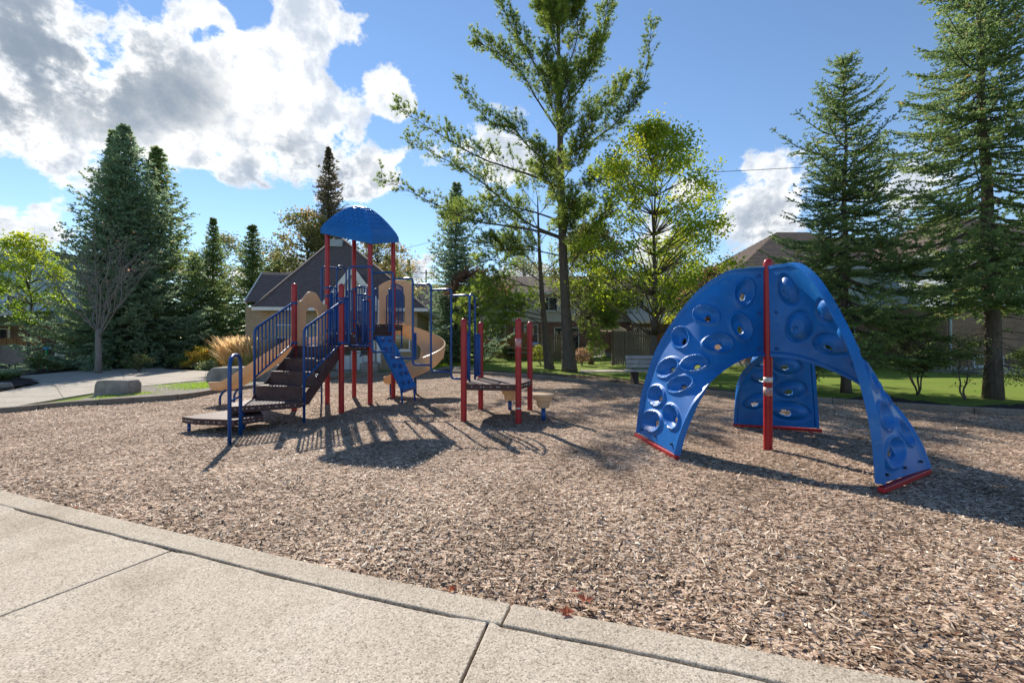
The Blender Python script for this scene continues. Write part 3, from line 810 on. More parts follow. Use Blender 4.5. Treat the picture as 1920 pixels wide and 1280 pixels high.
def canopy():
    CA, CC, CD, CB = [g(-.09, -.09, 4.13), g(1.09, -.09, 3.80), g(1.09, 1.09, 4.15), g(-.09, 1.09, 4.40)]
    n = 171
    a = np.linspace(-1, 1, n); Aa, Bb = np.meshgrid(a, a)          # a along CA->CC, b along CA->CB
    f, h = (Aa + 1) / 2, (Bb + 1) / 2
    cs = [np.array(c) for c in (CA, CC, CD, CB)]
    base = cs[0] * ((1 - f) * (1 - h))[..., None] + cs[1] * (f * (1 - h))[..., None] + cs[2] * (f * h)[..., None] + cs[3] * ((1 - f) * h)[..., None]
    aa, bb = np.abs(Aa), np.abs(Bb)
    mx = np.maximum(aa, bb); mn = np.minimum(aa, bb)
    p = 20
    m = np.clip((aa ** p + bb ** p) ** (1 / p), 0, 1)
    rise, band = .65, .17
    z = band + rise * (1 - m ** 1.75)
    edge = sstep(.955, 1.0, mx); z = z - band * edge * .25
    # fish-scale relief on the four faces, smooth hips
    rows = 8.3
    v = mx * rows; sgn = np.where(aa > bb, Bb, Aa)
    row = np.floor(v); u = sgn * 5.2 / 1.0 + .5 * (row % 2)
    fu = u - np.floor(u)
    arc = (2 * fu - 1) ** 2
    v2 = v + .55 * arc - .2
    row2 = np.floor(v2); u2 = sgn * 5.2 + .5 * (row2 % 2); fu2 = u2 - np.floor(u2)
    fr = v2 - row2
    du = np.minimum(fu2, 1 - fu2) * .19; dv = np.minimum(fr, 1 - fr) * .16
    gro = np.exp(-(np.minimum(np.where(fr < .45, 9, du), dv) / .022) ** 2)
    hgt = .034 * fr ** .8 - .042 * gro
    msk = sstep(.05, .11, mx - mn) * sstep(.12, .2, mx) * (1 - sstep(.84, .86, mx))
    z = z + hgt * msk
    hip = np.exp(-((mx - mn) / .05) ** 2) * sstep(.1, .25, mx) * (1 - sstep(.92, 1, mx)); z = z + .018 * hip
    top = base.copy(); top[..., 2] += z
    b6, z6 = base[::10, ::10], (band + rise * (1 - m ** 1.75))[::10, ::10]
    und = b6.copy(); und[..., 2] += z6 * .94 - .06
    n6 = und.shape[0]
    # hem: the rim drops to the eave plane
    Vt, Vu = top.reshape(-1, 3), und.reshape(-1, 3)
    ii = np.arange(n * n).reshape(n, n); i6 = np.arange(n6 * n6).reshape(n6, n6)
    q = np.stack([ii[:-1, :-1], ii[:-1, 1:], ii[1:, 1:], ii[1:, :-1]], -1).reshape(-1, 4)
    q6 = np.stack([i6[:-1, :-1], i6[1:, :-1], i6[1:, 1:], i6[:-1, 1:]], -1).reshape(-1, 4)
    rim = list(ii[0, :]) + list(ii[1:, -1]) + list(ii[-1, -2::-1]) + list(ii[-2:0:-1, 0])
    ctr = np.mean([c for c in cs], axis=0)
    br = base.reshape(-1, 3)[rim]
    hem_o = br.copy(); hem_o[:, :2] += (hem_o[:, :2] - ctr[:2]) * .012; hem_o[:, 2] -= .012
    hem_i = br.copy(); hem_i[:, :2] -= (hem_i[:, :2] - ctr[:2]) * .025; hem_i[:, 2] -= .012
    hem_t = hem_i.copy(); hem_t[:, 2] += .13
    N = n * n; k = len(rim); N2 = N + n6 * n6
    V = np.concatenate([Vt, Vu, hem_o, hem_i, hem_t])
    F2 = []
    for i in range(k):
        j = (i + 1) % k
        F2.append((rim[j], rim[i], N2 + i, N2 + j))
        F2.append((N2 + j, N2 + i, N2 + k + i, N2 + k + j))
        F2.append((N2 + k + j, N2 + k + i, N2 + 2 * k + i, N2 + 2 * k + j))
    Fs = np.concatenate([q, q6 + N, np.array(F2)])
    V = V - np.array(play.location)
    me = mesh_np('canopy', V, Fs, MAT['blue_plastic'], smooth=True)
    try: me.set_sharp_from_angle(angle=R_(38))
    except Exception: pass
    link('canopy', me, play)


canopy()


def bar_panel(p0, p1, z00, z01, z10, z11, n, name='railing', rt=.018, rb=.0125, ends=True, endr=None):
    """railing between p0 and p1: bottom z00->z01, top z10->z11, n balusters as parts of it"""
    p0, p1 = Vector((p0[0], p0[1], 0)), Vector((p1[0], p1[1], 0)); zz = Vector((0, 0, 1))
    mb = MB()
    a, b, c, d = p0 + zz * z00, p1 + zz * z01, p1 + zz * z11, p0 + zz * z10
    mb.tube(fillet([(a + b) / 2, b, c, (c + d) / 2], .06), endr or rt, 10); mb.tube(fillet([(c + d) / 2, d, a, (a + b) / 2], .06), endr or rt, 10)
    o = mb.build(name, BS, play, smooth=True)
    for k in range(1, n + 1):
        t = k / (n + 1)
        MB().tube([a.lerp(b, t), d.lerp(c, t)], rb, 8).build('baluster', BS, o, smooth=True)
    return o


def hoop(pts, r=.021, name='hand_hoop', fr=.12):
    return MB().tube(fillet(pts, fr, 7), r, 10).build(name, BS, play, smooth=True)


# barriers round the decks
bar_panel(g(.06, 0), g(.30, 0), Z1 + .06, Z1 + .06, 2.68, 2.68, 4)
bar_panel(g(.68, 0), g(.94, 0), Z1 + .06, Z1 + .06, 2.62, 2.62, 4)
bar_panel(g(1, -.94), g(1, -.76), Z1 + .06, Z1 + .06, 2.45, 2.45, 3)
bar_panel(g(1, -.28), g(1, -.06), Z1 + .06, Z1 + .06, 2.45, 2.45, 3)
bar_panel(g(0, .06), g(0, .30), Z2 + .06, Z2 + .06, 2.85, 2.85, 3)
bar_panel(g(0, .72), g(0, .94), Z2 + .06, Z2 + .06, 2.85, 2.85, 3)
hoop([g(0, .33, Z2 + .05), g(0, .33, 3.43), g(0, .68, 3.43), g(0, .68, Z2 + .05)], fr=.17)
bar_panel(g(.06, 1), g(.42, 1), Z3 + .06, Z3 + .06, 2.98, 2.98, 4)
bar_panel(g(0.03, 1.06), g(.10, 1.5), Z3 + .06, Z3 + .06, 2.98, 2.98, 4)
bar_panel(g(.12, 1.52), g(.30, 1.52), Z3 + .06, Z3 + .06, 2.98, 2.98, 2)
bar_panel(g(1.0, 1.06), g(.99, 1.50), Z3 + .05, Z3 + .05, 3.05, 3.0, 6, rb=.009)
bar_panel(g(1, .80), g(1, .95), Z2 + .06, Z2 + .06, 2.85, 2.85, 2)
bar_panel(g(1, .05), g(1, .16), Z2 + .06, Z2 + .06, 2.85, 2.85, 1)
# the pole climber at the back left
pb = P(603, 640, 10.55); pb = Vector((pb.x, pb.y, 0))
hoop([pb + Vector((0, 0, -.05)), pb + Vector((0, 0, 3.36)), g(0, .5, 3.36)], r=.022, name='climbing_pole', fr=.14)
for z in (.34, .68, 1.02, 1.36):
    c = pb + Vector((0, 0, z))
    hoop([c, c + Vector((-.13, -.03, 0)), c + Vector((-.16, -.17, -.02)), c + Vector((0, -.22, -.04)), c + Vector((.05, -.12, -.04)), c + Vector((.015, 0, -.03))], r=.014, name='foot_loop', fr=.07)

# stairs: three treads, two stringers, two railings
RUN = 1.11
def stair_pt(i, sft, z): return g(i, -1, z) - vh * sft
zs = [Z1, Z1 - .2475, Z1 - .495, Z1 - .7425, .41]
for k in range(1, 4):
    a, b = .06, .94
    s0, s1 = .37 * (k - 1), .37 * k
    mb = MB(); q = [stair_pt(a, s0 - .0, 0), stair_pt(b, s0, 0), stair_pt(b, s1 + .025, 0), stair_pt(a, s1 + .025, 0)]
    mb.prism([(p.x, p.y) for p in q], zs[k] - .035, zs[k])
    mb.build('stair_tread', BD, play)
    MB().beam(stair_pt(a, s0 + .006, (zs[k] + zs[k - 1]) / 2 - .02), stair_pt(b, s0 + .006, (zs[k] + zs[k - 1]) / 2 - .02), .012, .2475 - .045).build('stair_riser', BD, play)
MB().beam(stair_pt(.06, RUN + .004, .41 + .11), stair_pt(.94, RUN + .004, .41 + .11), .012, .2475 - .03).build('stair_riser', BD, play)
for i in (.035, .965):
    mb = MB(); w = uh * .011
    pts = [(0.0, Z1 + .03), (RUN + .06, .41 + .03), (RUN + .06, .41 - .10), (RUN - .12, .41 - .10), (0.0, Z1 - .24)]
    V = [stair_pt(i, s_, z_) - w for s_, z_ in pts] + [stair_pt(i, s_, z_) + w for s_, z_ in pts]
    n = len(pts)
    mb.add(V, [tuple(range(n)), tuple(reversed(range(n, 2 * n)))] + [(k, (k + 1) % n + 0, n + (k + 1) % n, n + k)[::-1] for k in range(n)])
    mb.build('stringer', BD, play)
for i, sb, post_z in ((-.01, 1.07, .40), (1.01, 1.17, -.06)):
    mb = MB()
    a, b = stair_pt(i, .03, 2.31), stair_pt(i, sb, 1.74)
    c, d = stair_pt(i, .03, 1.46), stair_pt(i, sb, .80)
    mb.tube(fillet([stair_pt(i, -.05, 2.34), a + vh * -.04, b, stair_pt(i, sb, post_z)], .11, 6), .024, 10)
    mb.tube([c, d], .019, 10); mb.tube([stair_pt(i, .035, 2.31), c], .019, 8)
    o = mb.build('stair_railing', BS, play, smooth=True)
    for k in range(1, 11):
        t = k / 11
        MB().tube([a.lerp(b, t), c.lerp(d, t)], .0135, 8).build('baluster', BS, o, smooth=True)

# fan-shaped landings with short legs
LP = [stair_pt(.0, RUN + .005, 0), stair_pt(1.0, RUN + .005, 0)]
deck([(LP[0].x, LP[0].y), (LP[1].x, LP[1].y), (-3.84, 7.70), (-4.30, 7.38), (-4.72, 7.14), (-4.98, 7.55)], .41, .11, 'landing')
deck([(-5.53, 7.15), (-5.2, 6.99), (-4.46, 6.86), (-4.22, 7.25), (-4.55, 7.72), (-5.2, 7.88)], .24, .10, 'landing')
mb = MB()
for p, z in (((-5.42, 7.16), .15), ((-4.98, 8.02), .31), ((-5.12, 7.78), .15), ((-4.6, 7.3), .31), ((-4.45, 6.98), .15)):
    MB().tube([(p[0], p[1], -.06), (p[0], p[1], z)], .026, 10).build('leg', BS, play, smooth=True)
h0, h1 = Vector((-4.145, 6.26, 0)), Vector((-4.365, 6.86, 0))
hh = [h0 + Vector((0, 0, -.06)), h0 + Vector((0, 0, 1.29)), h1 + Vector((0, 0, 1.29)), h1 + Vector((0, 0, -.06))]
mb = MB(); mb.tube(fillet(hh, .26, 9), .027, 12); mb.tube([h0 + Vector((0, 0, .62)), h1 + Vector((0, 0, .62))], .018, 8)
mb.build('hand_hoop', BS, play, smooth=True)

# tan arch panel and straight slide on the left side of the lower deck
def panel_profile(w, h, n=25):
    out = []
    for k in range(n):
        t = -1 + 2 * k / (n - 1)
        out.append((t * w / 2, h - .25 * sstep(.12, .8, abs(t))))
    return out


def arch_panel(c, ax, w, h, ow, oh, name='slide_panel', thick=.05, flat=False):
    """moulded panel with an arched opening: c bottom centre, ax along its width"""
    ax = Vector(ax).normalized(); nn = ax.cross(Vector((0, 0, 1))).normalized()
    prof = panel_profile(w, h, 33)
    if flat: prof = [(x, h - .16 * abs(2 * x / w) ** 2.6) for x, _ in prof]
    outer_ = [(-w / 2, 0)] + prof + [(w / 2, 0)]
    m = 33; inn = [(-ow / 2, 0)]
    for k in range(m):
        an = math.pi - math.pi * k / (m - 1)
        inn.append((ow / 2 * math.cos(an), (oh - ow / 2) + ow / 2 * math.sin(an)))
    inn.append((ow / 2, 0))
    mb = MB(); n = len(outer_); V = []
    for s_ in (-1, 1):
        for x, z in outer_ + inn: V.append(Vector(c) + ax * x + Vector((0, 0, z)) + nn * (thick / 2 * s_))
    Fs = []; T = 2 * n
    for k in range(n - 1):
        Fs.append((k, k + 1, n + k + 1, n + k)); Fs.append((T + n + k, T + n + k + 1, T + k + 1, T + k))
        Fs.append((k + 1, k, T + k, T + k + 1)); Fs.append((n + k, n + k + 1, T + n + k + 1, T + n + k))
    Fs += [(0, n, T + n, T), (n - 1, T + n - 1, T + 2 * n - 1, 2 * n - 1)]
    mb.add(V, Fs)
    return mb.build(name, TP, play, auto=35, bevel=.008)


arch_panel(g(0, -.5, Z1 + .0), vh, 1.06, 1.24, .44, .90)


def trough(section_inner, th):
    """closed shell section from its inner profile (offset, z)"""
    out = [(o * (1 + th / .30) if abs(o) > .1 else o, z - (th if abs(o) < .28 else th * .2)) for o, z in section_inner]
    return section_inner + out[::-1]


sec = trough([(-.30, .20), (-.28, .10), (-.22, .025), (-.1, 0), (.1, 0), (.22, .025), (.28, .10), (.30, .20)], .03)
secs = []
sd = -uh; sn = sd.cross(Vector((0, 0, 1)))
for k in range(33):
    t = k / 32; x = -.1 + 2.62 * t
    if x < .25: z = Z1 + .02
    elif x < 2.1: z = Z1 + .02 - (Z1 - .36) * sstep(-.12, 1.1, (x - .25) / 1.85) / float(sstep(-.12, 1.1, 1.0)) + (Z1 - .36) * 0
    else: z = None
    zz_ = Z1 + .02 - (Z1 - .33) * float(sstep(.1, 2.45, x) * .35 + .65 * np.clip((x - .2) / 2.0, 0, 1))
    c = g(0, -.5) + sd * x
    secs.append([c + sn * o + Vector((0, 0, zz_ + h)) for o, h in sec])
MB().sweep(secs).build('slide', TP, play, auto=50)
for off in (-.2, .2):
    c = g(0, -.5) + sd * 2.32 + sn * off
    MB().tube(fillet([c + Vector((0, 0, -.06)), c + Vector((0, 0, .22)), c - sd * .16 + Vector((0, 0, .36))], .1), .026, 10).build('slide_leg', BS, play, smooth=True)

# spiral slide at the back right
hc = Vector((-3.33, 12.27, Z3))
arch_panel(hc, (1, -.19, 0), 1.06, 1.30, .56, 1.05, name='slide_hood', thick=.07, flat=True)
sec = trough([(.34, .46), (.335, .30), (.30, .12), (.2, .02), (0, 0), (-.2, .02), (-.28, .10), (-.31, .24)], .03)
cen = Vector((-2.82, 12.42, 0)); rad = .50
secs = []; N_ = 72
for k in range(N_ + 1):
    t = k / N_
    L0, Lc, L1 = .12, rad * R_(270), .66
    s_ = t * (L0 + Lc + L1)
    zz_ = Z3 - .02 - (Z3 - .36) * float(np.clip((s_ - .05) / (L0 + Lc + L1 - .5), 0, 1)) + 0
    if s_ < L0:
        c = cen + Vector((-rad, s_ - L0, 0)); r_ = Vector((-1, 0, 0))
    elif s_ < L0 + Lc:
        th = math.pi - (s_ - L0) / rad
        r_ = Vector((math.cos(th), math.sin(th), 0)); c = cen + r_ * rad
    else:
        r_ = Vector((0, -1, 0)); c = cen + Vector((-(s_ - L0 - Lc), -rad, 0))
    fade = 1 - .55 * float(sstep(.82, 1.0, t))
    secs.append([c + r_ * o + Vector((0, 0, zz_ + h * (fade if h > .05 else 1))) for o, h in sec])
MB().sweep(secs).build('spiral_slide', TP, play, auto=50)
MB().tube([cen + Vector((0, 0, -.1)), cen + Vector((0, 0, 1.75))], .045, 12).build('slide_post', BS, play, smooth=True)
for dx in (-.3, .0):
    c = cen + Vector((-.55, -rad + dx * .6 + .09, 0))
    MB().tube([c + Vector((0, 0, -.06)), c + Vector((0, 0, .34))], .026, 10).build('slide_leg', BS, play, smooth=True)
for i in (.62, .80):
    a, b = g(i, 1.40), g(i + .12, 1.40)
    hoop([a + Vector((0, 0, Z3)), a + Vector((0, 0, Z3 + .82)), b + Vector((0, 0, Z3 + .82)), b + Vector((0, 0, Z3))], r=.016, fr=.06)

# blue climbing ramp with hand holds on the right side of the tower
ta, tb = g(1.01, .15, 1.60), g(1.01, .80, 1.62)
ba, bb_ = Vector((-2.66, 10.24, .30)), Vector((-2.50, 10.86, .33))
dn = (ba - ta).normalized(); ac = (tb - ta).normalized(); nr = ac.cross(dn).normalized()
if nr.z < 0: nr = -nr
n1, n2 = 60, 30
V = []
rgp = np.random.default_rng(4)
hold_uv = [(.08, .30), (.10, .72), (.24, .22), (.25, .62), (.40, .40), (.41, .80), (.56, .25), (.58, .66), (.72, .44), (.73, .82), (.88, .25), (.89, .68)]
for s_ in (0, 1):
    for i in range(n1):
        for j in range(n2):
            u_, v_ = i / (n1 - 1), j / (n2 - 1)
            p = ta.lerp(ba, u_).lerp(tb.lerp(bb_, u_), v_)
            ed = min(v_, 1 - v_); rimh = .02 * (1 - float(sstep(.02, .07, ed))) + .010 * math.sin(u_ * 40 + 3 * math.sin(v_ * 9)) * math.sin(v_ * 13 + u_ * 7) * float(sstep(.05, .12, ed))
            V.append(p + nr * ((.05 + rimh) if s_ == 0 else 0))
Fs = []
T_ = n1 * n2
for i in range(n1 - 1):
    for j in range(n2 - 1):
        a = i * n2 + j
        Fs.append((a, a + 1, a + n2 + 1, a + n2)); Fs.append((T_ + a + n2, T_ + a + n2 + 1, T_ + a + 1, T_ + a))
for i in range(n1 - 1):
    for j in (0, n2 - 1):
        a = i * n2 + j; b = a + n2; Fs.append((a, b, T_ + b, T_ + a))
for j in range(n2 - 1):
    for i in (0, n1 - 1):
        a = i * n2 + j; b = a + 1; Fs.append((a, b, T_ + b, T_ + a))
mb = MB(); mb.add(V, Fs); wall_o = mb.build('climbing_ramp', MAT['blue_plastic'], play, auto=60)
for u_, v_ in hold_uv:
    p = ta.lerp(ba, u_).lerp(tb.lerp(bb_, u_), v_) + nr * .05
    mb = MB(); M_ = Matrix((ac, -dn, nr)).transposed()
    ring = []
    for rr, hh_ in ((.075, 0), (.066, .03), (.045, .05), (.012, .055)):
        ring += [p + M_ @ Vector((rr * math.cos(a) * 1.15, rr * .62 * math.sin(a) + .018 * hh_ / .05, hh_)) for a in np.linspace(0, 2 * math.pi, 12, endpoint=False)]
    Fs = [(r_ * 12 + k, r_ * 12 + (k + 1) % 12, (r_ + 1) * 12 + (k + 1) % 12, (r_ + 1) * 12 + k) for r_ in range(3) for k in range(12)] + [tuple(36 + k for k in range(12))]
    mb.add(ring, Fs); mb.build('hand_hold', BS, wall_o, smooth=True)
for p in (ba, bb_):
    q = p + Vector((.04, -.02, 0)); MB().tube([Vector((q.x, q.y, -.06)), Vector((q.x - .04, q.y + .02, .36))], .026, 10).build('leg', BS, play, smooth=True)
MB().beam(ba + Vector((.03, 0, .0)), bb_ + Vector((.03, 0, .0)), .05, .06).build('foot_bar', BS, play)

# zigzag tube climber running down to the small deck
xs = [655, 698, 737, 774, 808, 846, 880]; ds = [9.42, 9.40, 9.32, 9.22, 9.10, 8.95, 8.80]
by = [648, 659.5, 671.5, 684, 696.5, 710]; ty = [500, 511, 522.5, 533, 543, 554]
cols_ = [Vector(((x - CX) / F * d, d, 0)) for x, d in zip(xs, ds)]
bz = [EYE - (y - CY) / F * (ds[k] + ds[k + 1]) / 2 for k, y in enumerate(by)]
tz = [EYE - (y - CY) / F * (ds[k] + ds[k + 1]) / 2 for k, y in enumerate(ty)]
up = Vector((0, 0, 1))
for k in range(6):
    a, b = cols_[k], cols_[k + 1]
    pts = [a + up * (tz[k] - .0)] if k else [a + up * Z1, a + up * tz[0]]
    pts += [b + up * tz[k]]
    pts += [b + up * (bz[k + 1] if k < 5 else .70)]
    if k < 5: pts += [cols_[k + 2] + up * bz[k + 1]] if k < 4 else [b.lerp(cols_[6], .75) + up * bz[5]]
    MB().tube(fillet(pts, .075, 6), .0235, 10).build('climbing_tube', BS, play, smooth=True)
MB().tube([cols_[0] + up * bz[0], cols_[1] + up * bz[0]], .0235, 10).build('climbing_tube', BS, play, smooth=True)

# small deck on four short red posts
FL, FR, BL, BR = Vector((-.91, 8.05, 0)), Vector((.12, 7.95, 0)), Vector((-.70, 9.55, 0)), Vector((.39, 9.28, 0))
small = [FL, FR, BR, BL]
for p in small: post(p, 1.87)
deck([(-.87, 8.02), (.08, 7.93), (.40, 8.75), (.36, 9.30), (-.66, 9.56), (-.86, 8.9)], .70, .115)
for t0, t1 in ((.07, .27), (.68, .93)):
    a, b = FL.lerp(BL, t0), FL.lerp(BL, t1)
    bar_panel(a, b, .76, .76, 1.66, 1.66, 3, rt=.018)
ha, hb = FL.lerp(BL, .30), FL.lerp(BL, .62)
hoop([ha + up * .70, ha + up * 2.46, hb + up * 2.46, hb + up * .70], r=.022, fr=.2)
mb = MB(); mb.lathe([(.0585, 1.40), (.0585, 1.55)], (FR.x, FR.y, 0), 20); mb.build('warning_sticker', mat('worn_sticker', (.5, .09, .09), .5, .4, base2=(.62, .45, .43), vscale=40), play, smooth=True)
mb = MB(); mb.lathe([(.0585, .25), (.0585, .275)], (FR.x, FR.y, 0), 20); mb.build('depth_band', MAT['sticker'], play, smooth=True)

# stepping pods
for (px, top_y, base_y, lab) in ((956, 727, 768, 'tan mushroom stepping pod half hidden behind a front red post'), (1019, 737, 787, 'tan mushroom stepping pod on a blue stem right of the small deck')):
    bx, byy = G(px, base_y)
    zt = EYE - (top_y - CY) / F * byy
    o = thing('stepping_pod', lab, 'stepping pod', (bx, byy, 0), group='tan stepping pods by the small deck')
    mb = MB(); prof = [(.10, zt - .27), (.125, zt - .22), (.13, zt - .15), (.165, zt - .13), (.175, zt - .075), (.205, zt - .06), (.212, zt - .03), (.20, zt - .008), (.16, zt), (.03, zt + .006)]
    mb.lathe([(r, z) for r, z in prof], (bx, byy, 0), 28); mb.build('pod_cap', TP, o, auto=40)
    MB().tube([(bx, byy, -.08), (bx, byy, zt - .25)], .042, 14).build('stem', BS, o, smooth=True)

# ------------------------------------------------------------------ arch climber
CT = np.array([(0.05, 0, 2.55), (0.267, 0.06, 2.545), (0.52, 0.16, 2.501), (0.835, 0.32, 2.25), (1.137, 0.46, 1.823), (1.386, 0.56, 1.336), (1.573, 0.62, 0.672), (1.644, 0.66, 0.085)])
CI = np.array([(0.05, 0, 1.29), (0.355, -0.1, 1.264), (0.684, -0.24, 1.14), (0.966, -0.38, 0.973), (1.121, -0.46, 0.821), (1.271, -0.52, 0.644), (1.424, -0.56, 0.344), (1.513, -0.58, 0.057)])
HOLDS = [((0.323, 0.019, 2.187), (-0.124, -0.02, -0.039), (-0.063, 0.022, 0.192)), ((0.836, 0.089, 1.885), (-0.126, -0.129, -0.049), (-0.044, 0.042, 0.129)), ((1.142, 0.231, 1.558), (-0.079, -0.125, 0.011), (-0.025, 0.099, 0.158)), ((0.407, -0.058, 1.703), (-0.139, 0.028, 0.057), (0.075, 0.017, 0.181)), ((0.763, -0.143, 1.478), (-0.198, -0.018, 0.001), (-0.023, 0.05, 0.13)), ((1.345, 0.207, 1.118), (-0.093, -0.127, 0.116), (0.019, 0.144, 0.085)), ((1.106, -0.136, 1.201), (-0.133, -0.112, 0.043), (-0.008, 0.077, 0.1)), ((1.303, -0.129, 0.913), (-0.11, -0.154, 0.078), (-0.002, 0.097, 0.089)), ((1.493, 0.258, 0.709), (-0.051, -0.199, 0.025), (-0.023, 0.068, 0.141)), ((1.565, 0.238, 0.339), (-0.048, -0.254, 0.082), (-0.001, 0.123, 0.126)), ((1.451, -0.221, 0.487), (-0.048, -0.136, 0.046), (-0.015, 0.137, 0.14))]


def climber_leg_mesh():
    nt, nw = 225, 112
    T, I = catmull(CT, nt), catmull(CI, nt)
    w = np.linspace(0, 1, nw)[None, :, None]
    S = T[:, None] * (1 - w) + I[:, None] * w
    dt, dw = np.gradient(S, axis=0), np.gradient(S, axis=1)
    Nn = np.cross(dt, dw); Nn /= np.linalg.norm(Nn, axis=-1, keepdims=True) + 1e-9
    # orientate so that the normal at the pole end points to -s
    if Nn[10, 75, 1] > 0: Nn = -Nn
    W = np.linalg.norm(T - I, axis=1)[:, None]
    wm = np.broadcast_to(np.linspace(0, 1, nw)[None], (nt, nw)) * W; ed = np.minimum(wm, W - wm)      # metres from the edge
    disp = .030 * (1 - sstep(.015, .05, ed)) - .022 * np.exp(-((ed - .075) / .02) ** 2) * 0 - .010 * (sstep(.05, .075, ed))
    tt = np.linspace(0, 1, nt)[:, None] * np.ones((1, nw))
    disp = disp - .05 * (1 - sstep(0, .012, ed))
    hole = np.zeros((nt, nw), bool); ring = np.full((nt, nw), 9.0)
    moved = S.copy()
    for c, a, b in HOLDS:
        c, a, b = map(np.array, (c, a, b))
        d = S - c; aa, bb, ab = a @ a, b @ b, a @ b; da, db = d @ a, d @ b
        det = aa * bb - ab * ab
        al, be = (da * bb - db * ab) / det, (db * aa - da * ab) / det
        ap, bp_ = al, be
        rho = np.sqrt(al ** 2 + be ** 2); nrm_d = np.abs(np.einsum('ijk,k->ij', d, np.cross(a, b) / np.linalg.norm(np.cross(a, b))))
        rho = np.where(nrm_d > .25, 9, rho)
        ring_h = .030 * np.exp(-((rho - 1.0) / .10) ** 2)
        dish = -.050 * (1 - sstep(.45, .93, rho))
        disp = disp + ring_h + dish
        off = np.sqrt((al - .10) ** 2 + (be + .22) ** 2)              # the hole sits low in the dish
        hr = .29
        h_ = off < hr
        near = (off < hr * 1.55)
        sc_ = np.where(near & ~h_, 1, 0)
        hole |= h_
        # vertices just outside the hole slide onto its rim for a clean oval
        m_ = (off >= hr) & (off < hr + .07)
        f_ = (hr / np.maximum(off, 1e-6))
        tgt = c + (.10 + (al - .10) * f_)[..., None] * a + (-.22 + (be + .22) * f_)[..., None] * b + (S - c - al[..., None] * a - be[..., None] * b)
        moved = np.where(m_[..., None], tgt, moved)
    front = moved + Nn * disp[..., None]
    th = .030 + .055 * (1 - sstep(.0, .05, ed))
    back = moved + Nn * (disp - .034)[..., None]
    back = np.where((ed < .055)[..., None], moved - Nn * .055, back)
    ii = np.arange(nt * nw).reshape(nt, nw); M_ = nt * nw
    hv = hole
    qh = hv[:-1, :-1] | hv[:-1, 1:] | hv[1:, 1:] | hv[1:, :-1]
    q = np.stack([ii[:-1, :-1], ii[:-1, 1:], ii[1:, 1:], ii[1:, :-1]], -1)
    q = q[~qh].reshape(-1, 4)
    e = np.concatenate([q[:, [0, 1]], q[:, [1, 2]], q[:, [2, 3]], q[:, [3, 0]]])
    key = np.sort(e, 1); kk = key[:, 0].astype(np.int64) * M_ + key[:, 1]
    un, inv_, cnt = np.unique(kk, return_inverse=True, return_counts=True)
    be_ = e[cnt[inv_] == 1]
    side = np.stack([be_[:, 1], be_[:, 0], be_[:, 0] + M_, be_[:, 1] + M_], -1)
    Fs = np.concatenate([q, q[:, ::-1] + M_, side])
    V = np.concatenate([front.reshape(-1, 3), back.reshape(-1, 3)])
    used = np.unique(Fs); rm = np.full(len(V), -1); rm[used] = np.arange(len(used))
    return V[used], rm[Fs]


pole_xy = (3.6, 6.0)
clim = thing('arch_climber', 'blue three legged arch climber with oval hand holds round a red pole', 'climber', (pole_xy[0], pole_xy[1], 0))
post(pole_xy, 2.60, parent=clim)
LV, LF = climber_leg_mesh()
for ang in (180, 57, -66):
    er = np.array([math.cos(R_(ang)), math.sin(R_(ang)), 0]); es = np.array([math.sin(R_(ang)), -math.cos(R_(ang)), 0])    # s positive clockwise from above
    B_ = np.stack([er, es, np.array([0, 0, 1.0])])
    me = mesh_np('climbing_panel', LV @ B_, LF, MAT['blue_plastic'], smooth=True)
    try: me.set_sharp_from_angle(angle=R_(55))
    except Exception: pass
    o = link('climbing_panel', me, clim)
    L3 = lambda r, s_, z: Vector(np.array([r, s_, z]) @ B_)
    a, b = L3(1.655, .70, .035), L3(1.505, -.59, .03)
    mb = MB(); mb.beam(a, b, .06, .05); mb.tube([L3(1.58, .55, -.08), L3(1.60, .55, .04)], .03, 8); mb.tube([L3(1.50, -.45, -.08), L3(1.5, -.45, .04)], .03, 8)
    mb.build('foot_bar', RS, clim, local=True, bevel=.006)
    for z in (2.42, 1.90, 1.40):
        for sd_ in (-1, 1):
            mb = MB(); c = L3(.145, 0, z) + Vector(es) * (.036 * sd_)
            q_ = Vector(es) * sd_
            t1 = Vector((0, 0, 1)); t2 = q_.cross(t1)
            prof = [(.022, 0), (.022, .008), (.014, .014), (.002, .015)]
            V = [c + (t1 * math.cos(an) + t2 * math.sin(an)) * r + q_ * h for r, h in prof for an in np.linspace(0, 2 * math.pi, 10, endpoint=False)]
            mb.add(V, [(i * 10 + k, i * 10 + (k + 1) % 10, (i + 1) * 10 + (k + 1) % 10, (i + 1) * 10 + k) for i in range(3) for k in range(10)])
            mb.build('bolt', MAT['blue_steel'], o, local=True)
    for t in (.12, .5, .88):
        c = L3(1.64 + (1.5 - 1.64) * t, .66 - 1.21 * t, .155)
        mb = MB(); mb.tube([c - Vector(er) * .03, c + Vector(er) * .012], .014, 8); mb.build('bolt', MAT['dark_metal'], o, local=True)
mb = MB()
mb.lathe([(.0585, .74), (.0585, .86)], (pole_xy[0], pole_xy[1], 0), 24)
mb.build('warning_sticker', mat('red_white_sticker', (.70, .66, .62), .5, .4, base2=(.42, .05, .05), vscale=45), clim, smooth=True)
mb = MB(); mb.lathe([(.0585, .93), (.0585, 1.0)], (pole_xy[0], pole_xy[1], 0), 24)
mb.build('warning_sticker', MAT['sticker'], clim, smooth=True)


